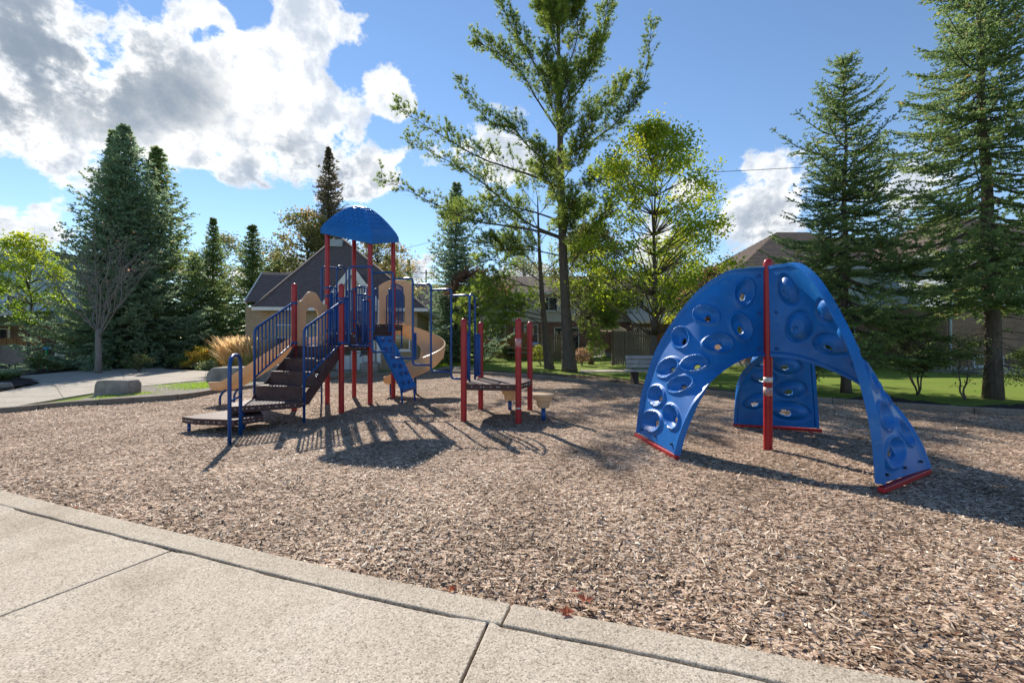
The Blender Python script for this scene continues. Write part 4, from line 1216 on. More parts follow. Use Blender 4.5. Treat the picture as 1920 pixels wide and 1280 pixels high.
# ------------------------------------------------------------------ buildings
def window(parent, x, z, w, h, y=0.0, nx=2, nz=1, fm='white', bar=.06, axis_='x', sill=True, name='window'):
    """window on a wall in local x-z (or y-z) plane facing local -y (or -x)"""
    def bx(mb, cx, cz, sx, sz, dep, out):
        if axis_ == 'x': mb.box((cx, y - out, cz), (sx, dep, sz))
        else: mb.box((y - out, cx, cz), (dep, sx, sz))
    mb = MB()
    bx(mb, x, z + h / 2 - bar / 2, w, bar, .09, .03); bx(mb, x, z - h / 2 + bar / 2, w, bar, .09, .03)
    bx(mb, x - w / 2 + bar / 2, z, bar, h - 2 * bar, .09, .03); bx(mb, x + w / 2 - bar / 2, z, bar, h - 2 * bar, .09, .03)
    for k in range(1, nx): bx(mb, x - w / 2 + w * k / nx, z, bar * .8, h - 2 * bar, .075, .03)
    for k in range(1, nz): bx(mb, x, z - h / 2 + h * k / nz, w - 2 * bar, bar * .6, .07, .03)
    if sill: bx(mb, x, z - h / 2 - .04, w + .12, .07, .16, .06)
    o = mb.build(name, MAT[fm], parent, local=True)
    mb = MB(); bx(mb, x, z, w - bar, h - bar, .03, .012); mb.build('pane', MAT['glass'], o, local=True)
    return o


def siding(parent, x0, x1, z0, z1, y, m, row=.15, axis_='x', top=None):
    """lapped boards, each row tilted a little, joined (too narrow in the picture to pick apart)"""
    mb = MB(); z = z0
    while z < z1 - 1e-3:
        zt = min(z + row, z1)
        xa, xb = x0, x1
        if top: xa, xb = top(z)
        if xb - xa > .05:
            if axis_ == 'x':
                mb.add([(xa, y - .028, z), (xb, y - .028, z), (xb, y - .006, zt), (xa, y - .006, zt), (xa, y, z), (xb, y, z)], [(0, 1, 2, 3), (5, 1, 0, 4)][:2])
            else:
                mb.add([(y - .028, xa, z), (y - .028, xb, z), (y - .006, xb, zt), (y - .006, xa, zt), (y, xa, z), (y, xb, z)], [(0, 1, 2, 3), (5, 1, 0, 4)])
        z = zt
    return mb.build('siding', MAT[m], parent, local=True, kind='stuff')


def roof_rows(parent, a, b, c, d, m, row=.28, name='roof', lift=.03):
    """shingled roof plane: eave a-b, top d-c; each course steps up over the next one below"""
    a, b, c, d = map(Vector, (a, b, c, d))
    ln = max((d - a).length, (c - b).length); n = max(2, int(ln / row)); mb = MB()
    nn = (b - a).cross(d - a).normalized()
    if nn.z < 0: nn = -nn
    for k in range(n):
        t0, t1 = k / n, (k + 1) / n + .25 / n
        t1 = min(t1, 1)
        p, q = a.lerp(d, t0), b.lerp(c, t0); r, s_ = b.lerp(c, t1), a.lerp(d, t1)
        mb.add([p + nn * lift, q + nn * lift, r + nn * lift * .25, s_ + nn * lift * .25, p, q], [(0, 1, 2, 3), (4, 5, 1, 0)])
    return mb.build(name, MAT[m], parent, local=True, kind='stuff')


# brick park building with a steep shingled roof
bl = thing('park_building', 'tan brick park building with steep dark hipped roof and small gable', 'building', (-8.47, 21.62, 0), R_(6))
W_, D_, HE, HA = 7.2, 6.6, 3.2, 7.45
mb = MB()
for c, s_ in (((0, .15, HE / 2 - .1), (W_ - .0, .3, HE + .2)), ((0, D_ - .15, HE / 2 - .1), (W_, .3, HE + .2)), ((-W_ / 2 + .15, D_ / 2, HE / 2 - .1), (.3, D_ - .6, HE + .2)), ((W_ / 2 - .15, D_ / 2, HE / 2 - .1), (.3, D_ - .6, HE + .2))): mb.box(c, s_)
mb.build('wall', MAT['tan_brick'], bl, local=True)
ov = .55
e = [(-W_ / 2 - ov, -ov, HE - .05), (W_ / 2 + ov, -ov, HE - .05), (W_ / 2 + ov, D_ + ov, HE - .05), (-W_ / 2 - ov, D_ + ov, HE - .05)]
ap = (-1.21, 3.12, HA)
ra, rb_ = (-1.36, 3.12, HA), (-1.06, 3.12, HA)
roof_rows(bl, e[0], e[1], rb_, ra, 'roof_dark', .24)
roof_rows(bl, e[1], e[2], rb_, rb_, 'roof_dark', .24)
roof_rows(bl, e[2], e[3], ra, rb_, 'roof_dark', .24)
roof_rows(bl, e[3], e[0], ra, ra, 'roof_dark', .24)
mb = MB()
for k in range(4):
    a, b = Vector(e[k]), Vector(e[(k + 1) % 4]); mb.beam(a - Vector((0, 0, .06)), b - Vector((0, 0, .06)), .12, .16)
mb.build('gutter', MAT['white'], bl, local=True)
mb = MB(); mb.prism([(p[0] * .985, p[1]) for p in e], HE - .16, HE - .13); mb.build('soffit', MAT['white'], bl, local=True)
mb = MB()
for p, q in ((e[0], ra), (e[1], rb_)): mb.beam(Vector(p) + Vector((0, 0, .03)), Vector(q) + Vector((0, 0, .03)), .2, .06)
mb.beam(Vector(ra) + Vector((-.05, 0, .03)), Vector(rb_) + Vector((.05, 0, .03)), .2, .08)
mb.build('ridge_cap', MAT['roof_dark'], bl, local=True)
mb = MB(); pf = Vector(e[0]).lerp(Vector(e[1]), .5).lerp(Vector(ap), .90); mb.box((pf.x - .1, pf.y - .12, pf.z + .02), (.7, .3, .4)); mb.build('roof_vent', MAT['grey_trim'], bl, local=True)
# left cross gable
gl = MB(); yc = 1.75; x0, x1 = -4.75, -1.9; zr = 5.2; hw = 1.85
roof_rows(bl, (x0, yc - hw, HE + .25), (x1, yc - hw, HE + .25), (x1, yc, zr), (x0, yc, zr), 'roof_dark', .24)
roof_rows(bl, (x1, yc + hw, HE + .25), (x0, yc + hw, HE + .25), (x0, yc, zr), (x1, yc, zr), 'roof_dark', .24)
mb = MB(); mb.add([(x0 + .25, yc - hw + .1, HE), (x0 + .25, yc + hw - .1, HE), (x0 + .25, yc, zr - .14)], [(0, 1, 2)]); mb.build('gable', MAT['tan_brick'], bl, local=True)
mb = MB(); mb.box((-4.2, 1.75, HE / 2), (1.4, 2.9, HE)); mb.build('wing_wall', MAT['tan_brick'], bl, local=True)
mb = MB(); mb.beam((x0 + .02, yc - hw, HE + .20), (x0 + .02, yc, zr - .05), .05, .22); mb.beam((x0 + .02, yc + hw, HE + .20), (x0 + .02, yc, zr - .05), .05, .22); mb.build('barge_board', MAT['white'], bl, local=True)
# entrance gable
xc, gw, zt_, yf = .55, 1.4, 5.05, -.8
roof_rows(bl, (xc - gw, 3.2, HE), (xc - gw, yf, HE), (xc, yf, zt_), (xc, 3.2, zt_), 'roof_dark', .24)
roof_rows(bl, (xc + gw, yf, HE), (xc + gw, 3.2, HE), (xc, 3.2, zt_), (xc, yf, zt_), 'roof_dark', .24)
mb = MB(); mb.add([(xc - gw + .1, yf + .2, HE - .1), (xc + gw - .1, yf + .2, HE - .1), (xc, yf + .2, zt_ - .12)], [(0, 1, 2)]); mb.build('gable', MAT['siding'], bl, local=True)
mb = MB(); mb.beam((xc - gw, yf, HE - .05), (xc, yf, zt_ - .04), .05, .28); mb.beam((xc + gw, yf, HE - .05), (xc, yf, zt_ - .04), .05, .28); mb.build('barge_board', MAT['white'], bl, local=True)
for dx in (-1.25, 1.25):
    mb = MB(); mb.box((xc + dx, yf + .2, HE / 2), (.18, .18, HE)); mb.build('porch_post', MAT['white'], bl, local=True)
for x, w, h, z in ((-2.9, .8, 1.3, 1.7), (-1.5, .7, 1.3, 1.7), (2.8, .9, 1.3, 1.7)): window(bl, x, z, w, h, nx=1, nz=2)
for dx in (-.5, .5):
    mb = MB(); mb.box((xc + dx, -.03, 1.05), (.92, .06, 2.1)); o = mb.build('door', MAT['white_door'], bl, local=True)
    mb = MB(); mb.box((xc + dx, -.07, 1.35), (.5, .03, 1.1)); mb.build('pane', MAT['glass'], o, local=True)
mb = MB()
for k in range(9): mb.tube([(xc - 1.2 + k * .3, yf - .3, 0), (xc - 1.2 + k * .3, yf - .3, .95)], .012, 6)
mb.tube([(xc - 1.25, yf - .3, .95), (xc + 1.25, yf - .3, .95)], .02, 6); mb.tube([(xc - 1.25, yf - .3, .12), (xc + 1.25, yf - .3, .12)], .016, 6)
mb.build('porch_railing', MAT['dark_metal'], bl, local=True)


def row_house(name, label, loc, rz, W, D, zb, ze, zr, brick, side_m, roof_m, units, plinth=.25, hip=True, fm='white'):
    """two-storey terrace: brick below, lapped siding above; units = list of (x, kind)"""
    t = thing(name, label, 'house', loc, rz)
    mb = MB(); mb.box((0, D / 2, (zb + plinth) / 2 + plinth / 2 - .3), (W, D, zb - plinth + .6)); mb.build('wall', MAT[brick], t, local=True)
    mb = MB(); mb.box((0, D / 2, plinth / 2 - .3), (W + .06, D + .06, plinth + .6)); mb.build('plinth', MAT['plinth'], t, local=True)
    mb = MB(); mb.box((0, D / 2, (zb + ze) / 2 + .002), (W - .02, D - .02, ze - zb)); mb.build('upper_wall', MAT[side_m], t, local=True)
    siding(t, -W / 2 - .02, W / 2 + .02, zb - .05, ze, -.0, side_m)
    siding(t, -.02, D + .02, zb - .05, ze, -W / 2, side_m, axis_='y')
    ov = .5; h = D / 2
    a, b, c, d = (-W / 2 - ov, -ov, ze), (W / 2 + ov, -ov, ze), (W / 2 + ov, D + ov, ze), (-W / 2 - ov, D + ov, ze)
    r0, r1 = (-W / 2 + (h if hip else -ov), h, zr), (W / 2 - (h if hip else -ov), h, zr)
    roof_rows(t, a, b, r1, r0, roof_m, .3); roof_rows(t, c, d, r0, r1, roof_m, .3)
    if hip:
        roof_rows(t, d, a, r0, r0, roof_m, .3); roof_rows(t, b, c, r1, r1, roof_m, .3)
    else:
        mb = MB(); mb.add([(-W / 2, 0, ze), (-W / 2, D, ze), (-W / 2, h, zr - .1)], [(0, 1, 2)]); mb.add([(W / 2, 0, ze), (W / 2, D, ze), (W / 2, h, zr - .1)], [(0, 2, 1)]); mb.build('gable', MAT[side_m], t, local=True)
    mb = MB(); mb.beam(Vector(a) - Vector((0, 0, .08)), Vector(b) - Vector((0, 0, .08)), .1, .16); mb.beam(Vector(d) - Vector((0, 0, .08)), Vector(a) - Vector((0, 0, .08)), .1, .16)
    mb.build('gutter', MAT[fm], t, local=True)
    mb = MB(); mb.prism([(p[0], p[1]) for p in (a, b, c, d)], ze - .12, ze - .1); mb.build('soffit', MAT['white'], t, local=True)
    for x, kind in units:
        if kind == 'up': window(t, x, zb + 1.45, 1.5, 1.15, -.03, nx=2, fm=fm)
        if kind == 'win': window(t, x, 1.75 + plinth, 1.5, 1.25, 0, nx=2, fm=fm)
        if kind == 'tall': window(t, x, 1.55 + plinth, 1.2, 1.7, 0, nx=1, nz=2, fm=fm)
        if kind == 'slider': window(t, x, 1.08 + plinth, 2.1, 2.1, 0, nx=2, fm=fm, sill=False, name='patio_door')
        if kind == 'basement': window(t, x, plinth + .28, 1.5, .5, 0, nx=2, fm=fm)
        if kind == 'pipe':
            mb = MB(); mb.tube([(x, -.07, .1), (x, -.07, ze - .15)], .05, 8); mb.build('downpipe', MAT[fm], t, local=True)
    return t


# terrace behind the pines
T1 = row_house('terrace_house', 'brick and cream siding terrace behind the pines and board fences', (8.0, 36, .30), 0, 21, 9, 2.9, 5.3, 7.4, 'red_brick', 'siding', 'roof_brown',
               [(-8.4, 'up'), (-4.9, 'up'), (-1.2, 'up'), (2.4, 'up'), (6.6, 'up'), (-9.3, 'win'), (-6.4, 'tall'), (-3.4, 'slider'), (8.4, 'win'), (-7.8, 'pipe')], hip=False)
# its lean-to with a low shed roof
mb = MB(); mb.box((4.3, -1.25, 1.3), (5.6, 2.5, 2.6)); mb.build('lean_to', MAT['red_brick'], T1, local=True)
roof_rows(T1, (1.3, -2.95, 2.75), (7.3, -2.95, 2.75), (7.3, -.04, 4.1), (1.3, -.04, 4.1), 'siding', .22)
mb = MB(); mb.box((4.3, -2.93, 2.68), (6.1, .08, .18)); mb.build('fascia', MAT['white'], T1, local=True)
window(T1, 2.3, 1.5, 1.5, 1.6, -2.5); window(T1, 5.3, 1.45, 2.2, 1.9, -2.5, nx=3, sill=False, name='patio_door')
# near house on the right
T2 = row_house('brick_house', 'brown brick house with basement window behind the right edge spruce', (26.6, 21.0, 0), 0, 10.4, 11, 3.3, 5.9, 9.4, 'brown_brick', 'blue_siding', 'roof_brown',
               [(-3.4, 'up'), (.6, 'up'), (3.8, 'up'), (-3.2, 'basement'), (.9, 'win'), (3.6, 'slider'), (-5.08, 'pipe'), (2.0, 'pipe')], fm='grey_trim')
mb = MB(); mb.box((-3.3, -.12, 2.2), (.16, .16, .34)); mb.lathe([(.02, 2.40), (.11, 2.37), (.02, 2.47)], (-3.3, -.12, 0), 10); mb.build('wall_lamp', MAT['dark_metal'], T2, local=True)
mb = MB(); mb.box((-3.2, -.65, .05), (3.6, 1.2, .14)); mb.build('patio_slab', MAT['plinth'], T2, local=True)
T2b = row_house('brick_house', 'set back brick house with blue grey siding behind the dark spruce and climber', (20.1, 25.6, .02), 0, 12.2, 10, 3.35, 5.9, 9.3, 'brown_brick', 'blue_siding', 'roof_brown',
               [(-4.2, 'up'), (-.8, 'up'), (3.6, 'up'), (-4.0, 'win'), (-.6, 'slider'), (4.4, 'slider'), (2.6, 'pipe'), (-2.4, 'pipe')], fm='grey_trim')
# house at the far left with a lean-to porch
T3 = row_house('blue_house', 'pale blue sided house behind the small lime tree at far left', (-43.1, 29, 0), 0, 24, 9, 2.6, 7.5, 8.3, 'brown_brick', 'pale_siding', 'roof_dark', [(9.6, 'up'), (6, 'up'), (8, 'slider')])
roof_rows(T3, (4.0, -3.6, 2.95), (12.1, -3.6, 2.95), (12.1, -.02, 3.6), (4.0, -.02, 3.6), 'siding', .25, name='porch_roof')
mb = MB(); mb.box((8, -3.62, 2.86), (8.2, .1, .2)); mb.build('porch_beam', MAT['wood_dark'], T3, local=True)
for x in (4.4, 11.55):
    mb = MB(); mb.box((x, -3.5, 1.4), (.3, .3, 2.8)); mb.build('porch_post', MAT['wood_grey'], T3, local=True)
# far houses in the gap
row_house('far_house', 'distant cream house with pale roof seen left of the blue spruce', (-8.4, 52, .3), R_(8), 6.4, 8, 2.6, 5.4, 8.6, 'tan_brick', 'pale_siding', 'roof_brown', [(-1.4, 'up'), (1.4, 'up'), (-1.2, 'win'), (1.4, 'win')], hip=False)
row_house('far_house', 'distant low brick house behind the park building roof', (-2.5, 62, .3), R_(-6), 9, 8, 2.7, 3.4, 6.4, 'brown_brick', 'siding', 'roof_brown', [(-2, 'win'), (2, 'win')], hip=False)


# ------------------------------------------------------------------ fences, furniture, stones, wires
def fence(name, label, p0, p1, h, pw, pitch, m, th=.022, seed=0, z0=None, drop=.05, cap=False):
    p0, p1 = Vector((*p0, 0)), Vector((*p1, 0)); d = (p1 - p0); L_ = d.length; d.normalize(); ang = math.atan2(d.y, d.x)
    zg = float(gz(p0.x, p0.y)) - .03 if z0 is None else z0
    t = thing(name, label, 'fence', (p0.x, p0.y, zg), ang)
    mb = MB(); mb.box((0, 0, h / 2), (pw, th, h - drop)); me = mb.mesh('picket', MAT[m])
    rg = random.Random(seed); n = int(L_ / pitch)
    for k in range(n):
        o = link('picket', me, t, (pitch * (k + .5), rg.uniform(-.008, .008), rg.uniform(-.02, .015)))
        o.rotation_euler = (0, rg.uniform(-.012, .012), 0)
    for z in (.3 * h if h > 1 else .25 * h, .85 * h):
        mb = MB(); mb.box((L_ / 2, .05, z), (L_, .045, .09)); mb.build('rail', MAT[m], t, local=True)
    k = 0.0
    while k <= L_ + .01:
        mb = MB(); mb.box((k, .12, h / 2), (.1, .1, h + .06)); mb.build('post', MAT[m], t, local=True); k += max(1.8, L_ / max(1, round(L_ / 2.2)))
    return t


fence('board_fence', 'grey weathered board fence panel left of the blue climber', G(1150, 686), (8.6, 26.5), 2.15, .12, .145, 'wood_grey', seed=1)
fence('board_fence', 'short grey board fence end on to the left of the panel by the umbrella', (8.62, 26.6), (9.5, 30.5), 2.15, .12, .16, 'wood_grey', seed=2)
fence('board_fence', 'tall board fence seen between the two pine trunks', (1.9, 29.6), (4.2, 29.9), 1.85, .11, .15, 'wood_grey', seed=3)
fence('board_fence', 'low board fence coloured as orange lit wood right of the small deck posts', (-1.75, 33.2), (-.1, 32.4), 1.35, .11, .14, 'wood_orange', seed=4)
fence('board_fence', 'tall tan board fence behind the red deck posts', (-.05, 32.4), (1.5, 32.6), 1.95, .11, .125, 'wood_orange', seed=5)
fence('picket_fence', 'dark brown picket fence under the left spruces', (-27.5, 33.5), (-17.6, 33.5), 1.05, .1, .19, 'wood_dark', seed=6, z0=0.15)
fence('board_fence', 'tan board fence under the porch roof at far left', (-34.2, 28.2), (-31.2, 28.2), 1.75, .13, .16, 'wood_orange', seed=7, z0=0)


def table_bench(x, y, z):
    t = thing('picnic_table', 'grey picnic table on the lawn behind the red deck posts', 'table', (x, y, z))
    for k in range(5): MB().box((x, y - .32 + k * .16, z + .79), (1.75, .14, .04)).build('plank', MAT['bench_slat'], t)
    for s_ in (-1, 1):
        for k in range(2): MB().box((x, y + s_ * (.62 + .14 * k), z + .45), (1.75, .13, .04)).build('plank', MAT['bench_slat'], t)
        mb = MB(); mb.beam((x + s_ * .6, y - .72, z), (x + s_ * .6, y - .2, z + .77), .05, .09); mb.beam((x + s_ * .6, y + .72, z), (x + s_ * .6, y + .2, z + .77), .05, .09); mb.beam((x + s_ * .6, y - .78, z + .40), (x + s_ * .6, y + .78, z + .40), .05, .09)
        mb.build('leg', MAT['wood_dark'], t)


table_bench(.55, 31.0, .26)

bx_, by_ = 4.95, 15.1
t = thing('park_bench', 'grey slatted park bench behind the left leg of the blue climber', 'bench', (bx_, by_, 0))
for k in range(3): MB().box((bx_, by_ + .26 + .02 * k, .62 + .155 * k), (1.7, .035, .125), Rm=Matrix.Rotation(R_(-9), 3, 'X')).build('slat', MAT['bench_slat'], t)
for k in range(4): MB().box((bx_, by_ - .26 + .145 * k, .47 + .004 * k), (1.9, .12, .045)).build('slat', MAT['bench_slat'], t)
for s_ in (-1, 1): MB().box((bx_ + s_ * .62, by_ - .02, .21), (.16, .46, .50)).build('leg', MAT['wood_dark'], t, bevel=.01)
for s_ in (-1, 1): MB().beam((bx_ + s_ * .62, by_ + .24, .44), (bx_ + s_ * .62, by_ + .36, 1.0), .05, .06).build('back_support', MAT['wood_dark'], t)

ux, uy, uz = 6.55, 27.6, .08
t = thing('patio_umbrella', 'pale beige patio umbrella open above the board fence', 'umbrella', (ux, uy, uz))
mb = MB(); n = 8; V = [(ux, uy, 2.62)]
for rr, zz_ in ((.45, 2.47), (.86, 2.27), (.87, 2.17)):
    for k in range(n): V.append((ux + rr * math.cos(2 * math.pi * k / n), uy + rr * math.sin(2 * math.pi * k / n), zz_))
mb.add(V, [(0, 1 + k, 1 + (k + 1) % n) for k in range(n)] + [(1 + r * n + k, 1 + (r + 1) * n + k, 1 + (r + 1) * n + (k + 1) % n, 1 + r * n + (k + 1) % n) for r in range(2) for k in range(n)])
mb.build('canopy', MAT['umbrella'], t)
MB().tube([(ux, uy, uz), (ux, uy, 2.7)], .022, 8).build('pole', MAT['white'], t, smooth=True)
MB().lathe([(.25, uz - .02), (.25, uz + .06), (.05, uz + .12)], (ux, uy, 0), 14).build('base', MAT['dark_metal'], t)

for k, (x, y, lab) in enumerate(((5.55, 27.6, 'dark metal patio chair under the beige umbrella, nearest the pine trunk'), (6.0, 28.6, 'dark metal patio chair under the beige umbrella, beside the board fence'))):
    z = float(gz(x, y)) - .03
    t = thing('patio_chair', lab, 'chair', (x, y, z), group='patio chairs under the umbrella')
    MB().box((x, y, z + .42), (.48, .46, .05)).build('seat', MAT['cloth'], t)
    mb = MB()
    for j in range(6): mb.tube([(x - .2 + j * .08, y + .22, z + .45), (x - .2 + j * .08, y + .30, z + .92)], .008, 5)
    mb.tube(fillet([(x - .25, y + .2, z + .4), (x - .25, y + .31, z + .96), (x + .25, y + .31, z + .96), (x + .25, y + .2, z + .4)], .08), .014, 6); mb.build('backrest', MAT['white'], t)
    for sx in (-1, 1):
        for sy in (-1, 1): MB().tube([(x + sx * .2, y + sy * .18, z + .41), (x + sx * .24, y + sy * .22, z)], .014, 6).build('leg', MAT['dark_metal'], t)

x, y = 1.95, 31.9; z = float(gz(x, y)) - .03
t = thing('barbecue', 'silver blue lidded barbecue on the patio left of the thin pine', 'barbecue', (x, y, z))
mb = MB()
n = 9; prof = [(math.cos(math.pi * k / (n - 1)) * .26, math.sin(math.pi * k / (n - 1)) * .28) for k in range(n)]
mb.add([(x + s_ * .42, y + a, z + .92 + h) for s_ in (-1, 1) for a, h in prof], [tuple(range(n)), tuple(reversed(range(n, 2 * n)))] + [(k + 1, k, n + k, n + k + 1) for k in range(n - 1)]); mb.build('lid', MAT['grill'], t, auto=40)
mb = MB(); mb.box((x, y, z + .80), (.86, .5, .22)); o = mb.build('firebox', MAT['dark_metal'], t)
mb = MB(); mb.tube([(x - .3, y - .3, z + 1.0), (x + .3, y - .3, z + 1.0)], .015, 6); mb.build('handle', MAT['white'], t)
for k in range(4):
    mb = MB(); mb.box((x - .27 + .18 * k, y - .26, z + .80), (.09, .03, .07)); mb.build('knob', MAT['white'], o)
mb = MB(); mb.box((x, y, z + .35), (.8, .45, .68)); mb.build('cabinet', MAT['dark_metal'], t)

# stones
def stone(name, label, x, y, w, d, h, seed, group=None, rz=0, blocky=5.0):
    rg = np.random.default_rng(seed); n1, n2 = 22, 36
    th = np.linspace(-math.pi / 2, math.pi / 2, n1)[:, None]; ph = np.linspace(0, 2 * math.pi, n2, endpoint=False)[None]
    f = lambda v: np.sign(v) * np.abs(v) ** (2 / blocky)
    X = f(np.cos(th)) * f(np.cos(ph)); Y = f(np.cos(th)) * f(np.sin(ph)); Z = f(np.sin(th)) * np.ones_like(ph)
    q = rg.uniform(-1, 1, (6, 3)) * 2.2; o = rg.uniform(0, 6, 6)
    ns = sum(np.sin(q[k, 0] * X + q[k, 1] * Y + q[k, 2] * Z + o[k]) for k in range(6)) / 6 + rg.normal(0, .05, X.shape)
    s_ = 1 + .13 * ns
    X, Y, Z = X * s_ * w / 2, Y * s_ * d / 2, Z * (1 + .12 * ns) * h / 2 + h * .42
    V = np.stack([X, Y, Z], -1).reshape(-1, 3)
    for k in range(9):                                             # split faces
        nv = rg.normal(size=3) * np.array([1, 1, .8]); nv /= np.linalg.norm(nv); nv[2] = abs(nv[2]) * .7
        pr = (V - np.array([0, 0, h * .42])) @ nv; lim = np.percentile(pr, rg.uniform(91, 98)); V = V - np.maximum(pr - lim, 0)[:, None] * nv * .85
    ii = np.arange(n1 * n2).reshape(n1, n2)
    a = ii[:-1]; b = np.roll(ii, -1, 1)
    Fc = np.stack([ii[:-1], b[:-1], b[1:], ii[1:]], -1).reshape(-1, 4)
    ob = link(name, mesh_np(name, V, Fc, MAT['rock'], smooth=True), None, (x, y, float(gz(x, y)) - .03))
    try: ob.data.set_sharp_from_angle(angle=R_(42))
    except Exception: pass
    ob.rotation_euler = (0, 0, rz)
    return tag(ob, label, 'boulder', group)


stone('boulder', 'small squared grey boulder on grass in front of the path', -11.05, 12.0, .92, .55, .50, 1, rz=.08, blocky=7)
stone('boulder', 'long low grey boulder behind the blue hand hoop', -10.55, 16.2, 1.75, .9, .62, 2, rz=.05, blocky=5)
stone('boulder', 'pale long boulder seen through the left stair railing', -9.0, 16.6, 1.6, .8, .70, 8, rz=-.05, blocky=6)
stone('boulder', 'rounded pale boulder under the tower between red posts', -6.75, 20.3, .95, .7, .62, 4, blocky=4)
stone('boulder', 'small brown stone at the corner of the left path', *G(8, 729), .42, .3, .26, 5, blocky=4)

# left garden clutter
t = thing('garden_wall', 'low grey brown masonry wall at far left edge', 'wall', (-31.5, 26.4, 0))
mb = MB(); mb.box((-32.4, 26.4, .58), (5.2, .5, 1.2)); mb.build('masonry', mat('grey_render', (.27, .22, .20), .9, .2, var=.2, bump=.4, bscale=20), t)
mb = MB(); mb.box((-32.4, 26.4, 1.21), (5.3, .58, .07)); mb.build('coping', MAT['plinth'], t)
x, y = -26.2, 24.9
t = tag(bpy.data.objects.new('draped_cover', None), 'white cloth cover hanging in folds beside the porch post', 'cover'); C.objects.link(t); t.location = (x, y, 0)
mb = MB(); n = 40; V = []
for zz_, rr in ((0.02, .42), (.5, .36), (1.0, .28), (1.35, .2), (1.5, .06)):
    for k in range(n):
        an = 2 * math.pi * k / n; q = rr * (1 + .13 * math.sin(9 * an + zz_) * (1.6 - zz_))
        V.append((x + q * math.cos(an), y + q * math.sin(an), zz_))
mb.add(V, [(r * n + k, r * n + (k + 1) % n, (r + 1) * n + (k + 1) % n, (r + 1) * n + k) for r in range(4) for k in range(n)] + [tuple(4 * n + k for k in range(n))])
mb.build('cloth', MAT['cloth'], t, smooth=True)
x, y = -25.0, 23.0
t = thing('water_play_table', 'blue and green plastic water play table under the big spruce', 'toy', (x, y, 0))
mb = MB(); mb.lathe([(.30, .48), (.42, .52), (.46, .66), (.42, .66), (.36, .56), (.02, .55)], (x, y, 0), 20); mb.build('tray', MAT['blue_toy'], t)
MB().tube([(x - .08, y, .5), (x - .08, y, 1.12)], .07, 10).build('tower', MAT['green_toy'], t)
MB().lathe([(.02, 1.22), (.16, 1.16), (.18, 1.08), (.02, 1.06)], (x - .03, y, 0), 14).build('top_cup', MAT['blue_toy'], t)
for k in range(3):
    an = 2.1 * k + .4; MB().tube([(x + .2 * math.cos(an), y + .2 * math.sin(an), .5), (x + .34 * math.cos(an), y + .34 * math.sin(an), 0)], .04, 8).build('leg', MAT['green_toy'], t)


def wire(label, pts, r=.012, group=None):
    return tag(MB().tube(pts, r, 6).build('utility_wire', MAT['wire']), label, 'wire', group)


def sag(a, b, s_, n=24):
    a, b = Vector(a), Vector(b)
    return [a.lerp(b, k / n) - Vector((0, 0, s_ * 4 * (k / n) * (1 - k / n))) for k in range(n + 1)]


wire('single black utility wire crossing the sky behind the right spruces', sag(P(1130, 330, 33), P(2300, 245, 26), .45), .018)
wire('thin utility wire rising from the canopy to the right past the blue spruce', sag(P(640, 492, 40), P(1000, 395, 34), .3), .014)
for k, (y0, lab) in enumerate(((497, 'topmost of three faint level wires right of the tower'), (506, 'middle of three faint level wires right of the tower'), (517, 'lowest of three faint level wires right of the tower'))):
    wire(lab, sag(P(560, y0 + 2, 70), P(1000, y0 - 2, 70), .25), .02, 'faint wires right of the tower')
t = thing('utility_pole', 'distant wooden utility pole right of the spiral slide', 'pole', (P(799, 640, 70).x, 70, .25))
MB().tube([(t.location.x, 70, 0), (t.location.x, 70, 13.2)], [.16, .11], 10).build('pole_shaft', MAT['bark'], t)
MB().box((t.location.x, 70, 12.7), (2.0, .12, .12)).build('crossarm', MAT['bark'], t)

# fallen leaves by the kerb
def leaf_outline(s_):
    pts = []
    for k in range(10):
        an = math.pi * 2 * k / 10 + .3; r = s_ * (1.0 if k % 2 == 0 else .42) * (1.15 if k == 2 else 1)
        pts.append((r * math.cos(an), r * math.sin(an)))
    return pts


for px, py, s_, lab in ((1098, 1137, .055, 'curled red maple leaf on the chips, the larger one near the kerb'), (1063, 1162, .05, 'flat orange red leaf lying against the concrete kerb'), (848, 1117, .03, 'tiny orange leaf at the chip edge left of the kerb joint'), (1078, 1120, .035, 'pale orange leaf fragment above the red maple leaf'), (1905, 1060, .04, 'small orange leaf on the chips at far right')):
    x, y = G(px, py)
    o = thing('fallen_leaf', lab, 'leaf', (x, y, .03))
    pts = leaf_outline(s_); rg = random.Random(px)
    mb = MB(); V = [(x, y, .036)] + [(x + a, y + b, .034 + rg.uniform(0, .022)) for a, b in pts]
    mb.add(V, [(0, 1 + k, 1 + (k + 1) % 10) for k in range(10)]); mb.build('blade', MAT['red_leaf'], o)
    MB().tube([(x, y, .036), (x - s_ * 1.3, y + s_ * .3, .045)], .0015, 4).build('leaf_stem', MAT['red_leaf'], o)


# ------------------------------------------------------------------ trees and plants
def norm_(v): return v / (np.linalg.norm(v, axis=-1, keepdims=True) + 1e-9)


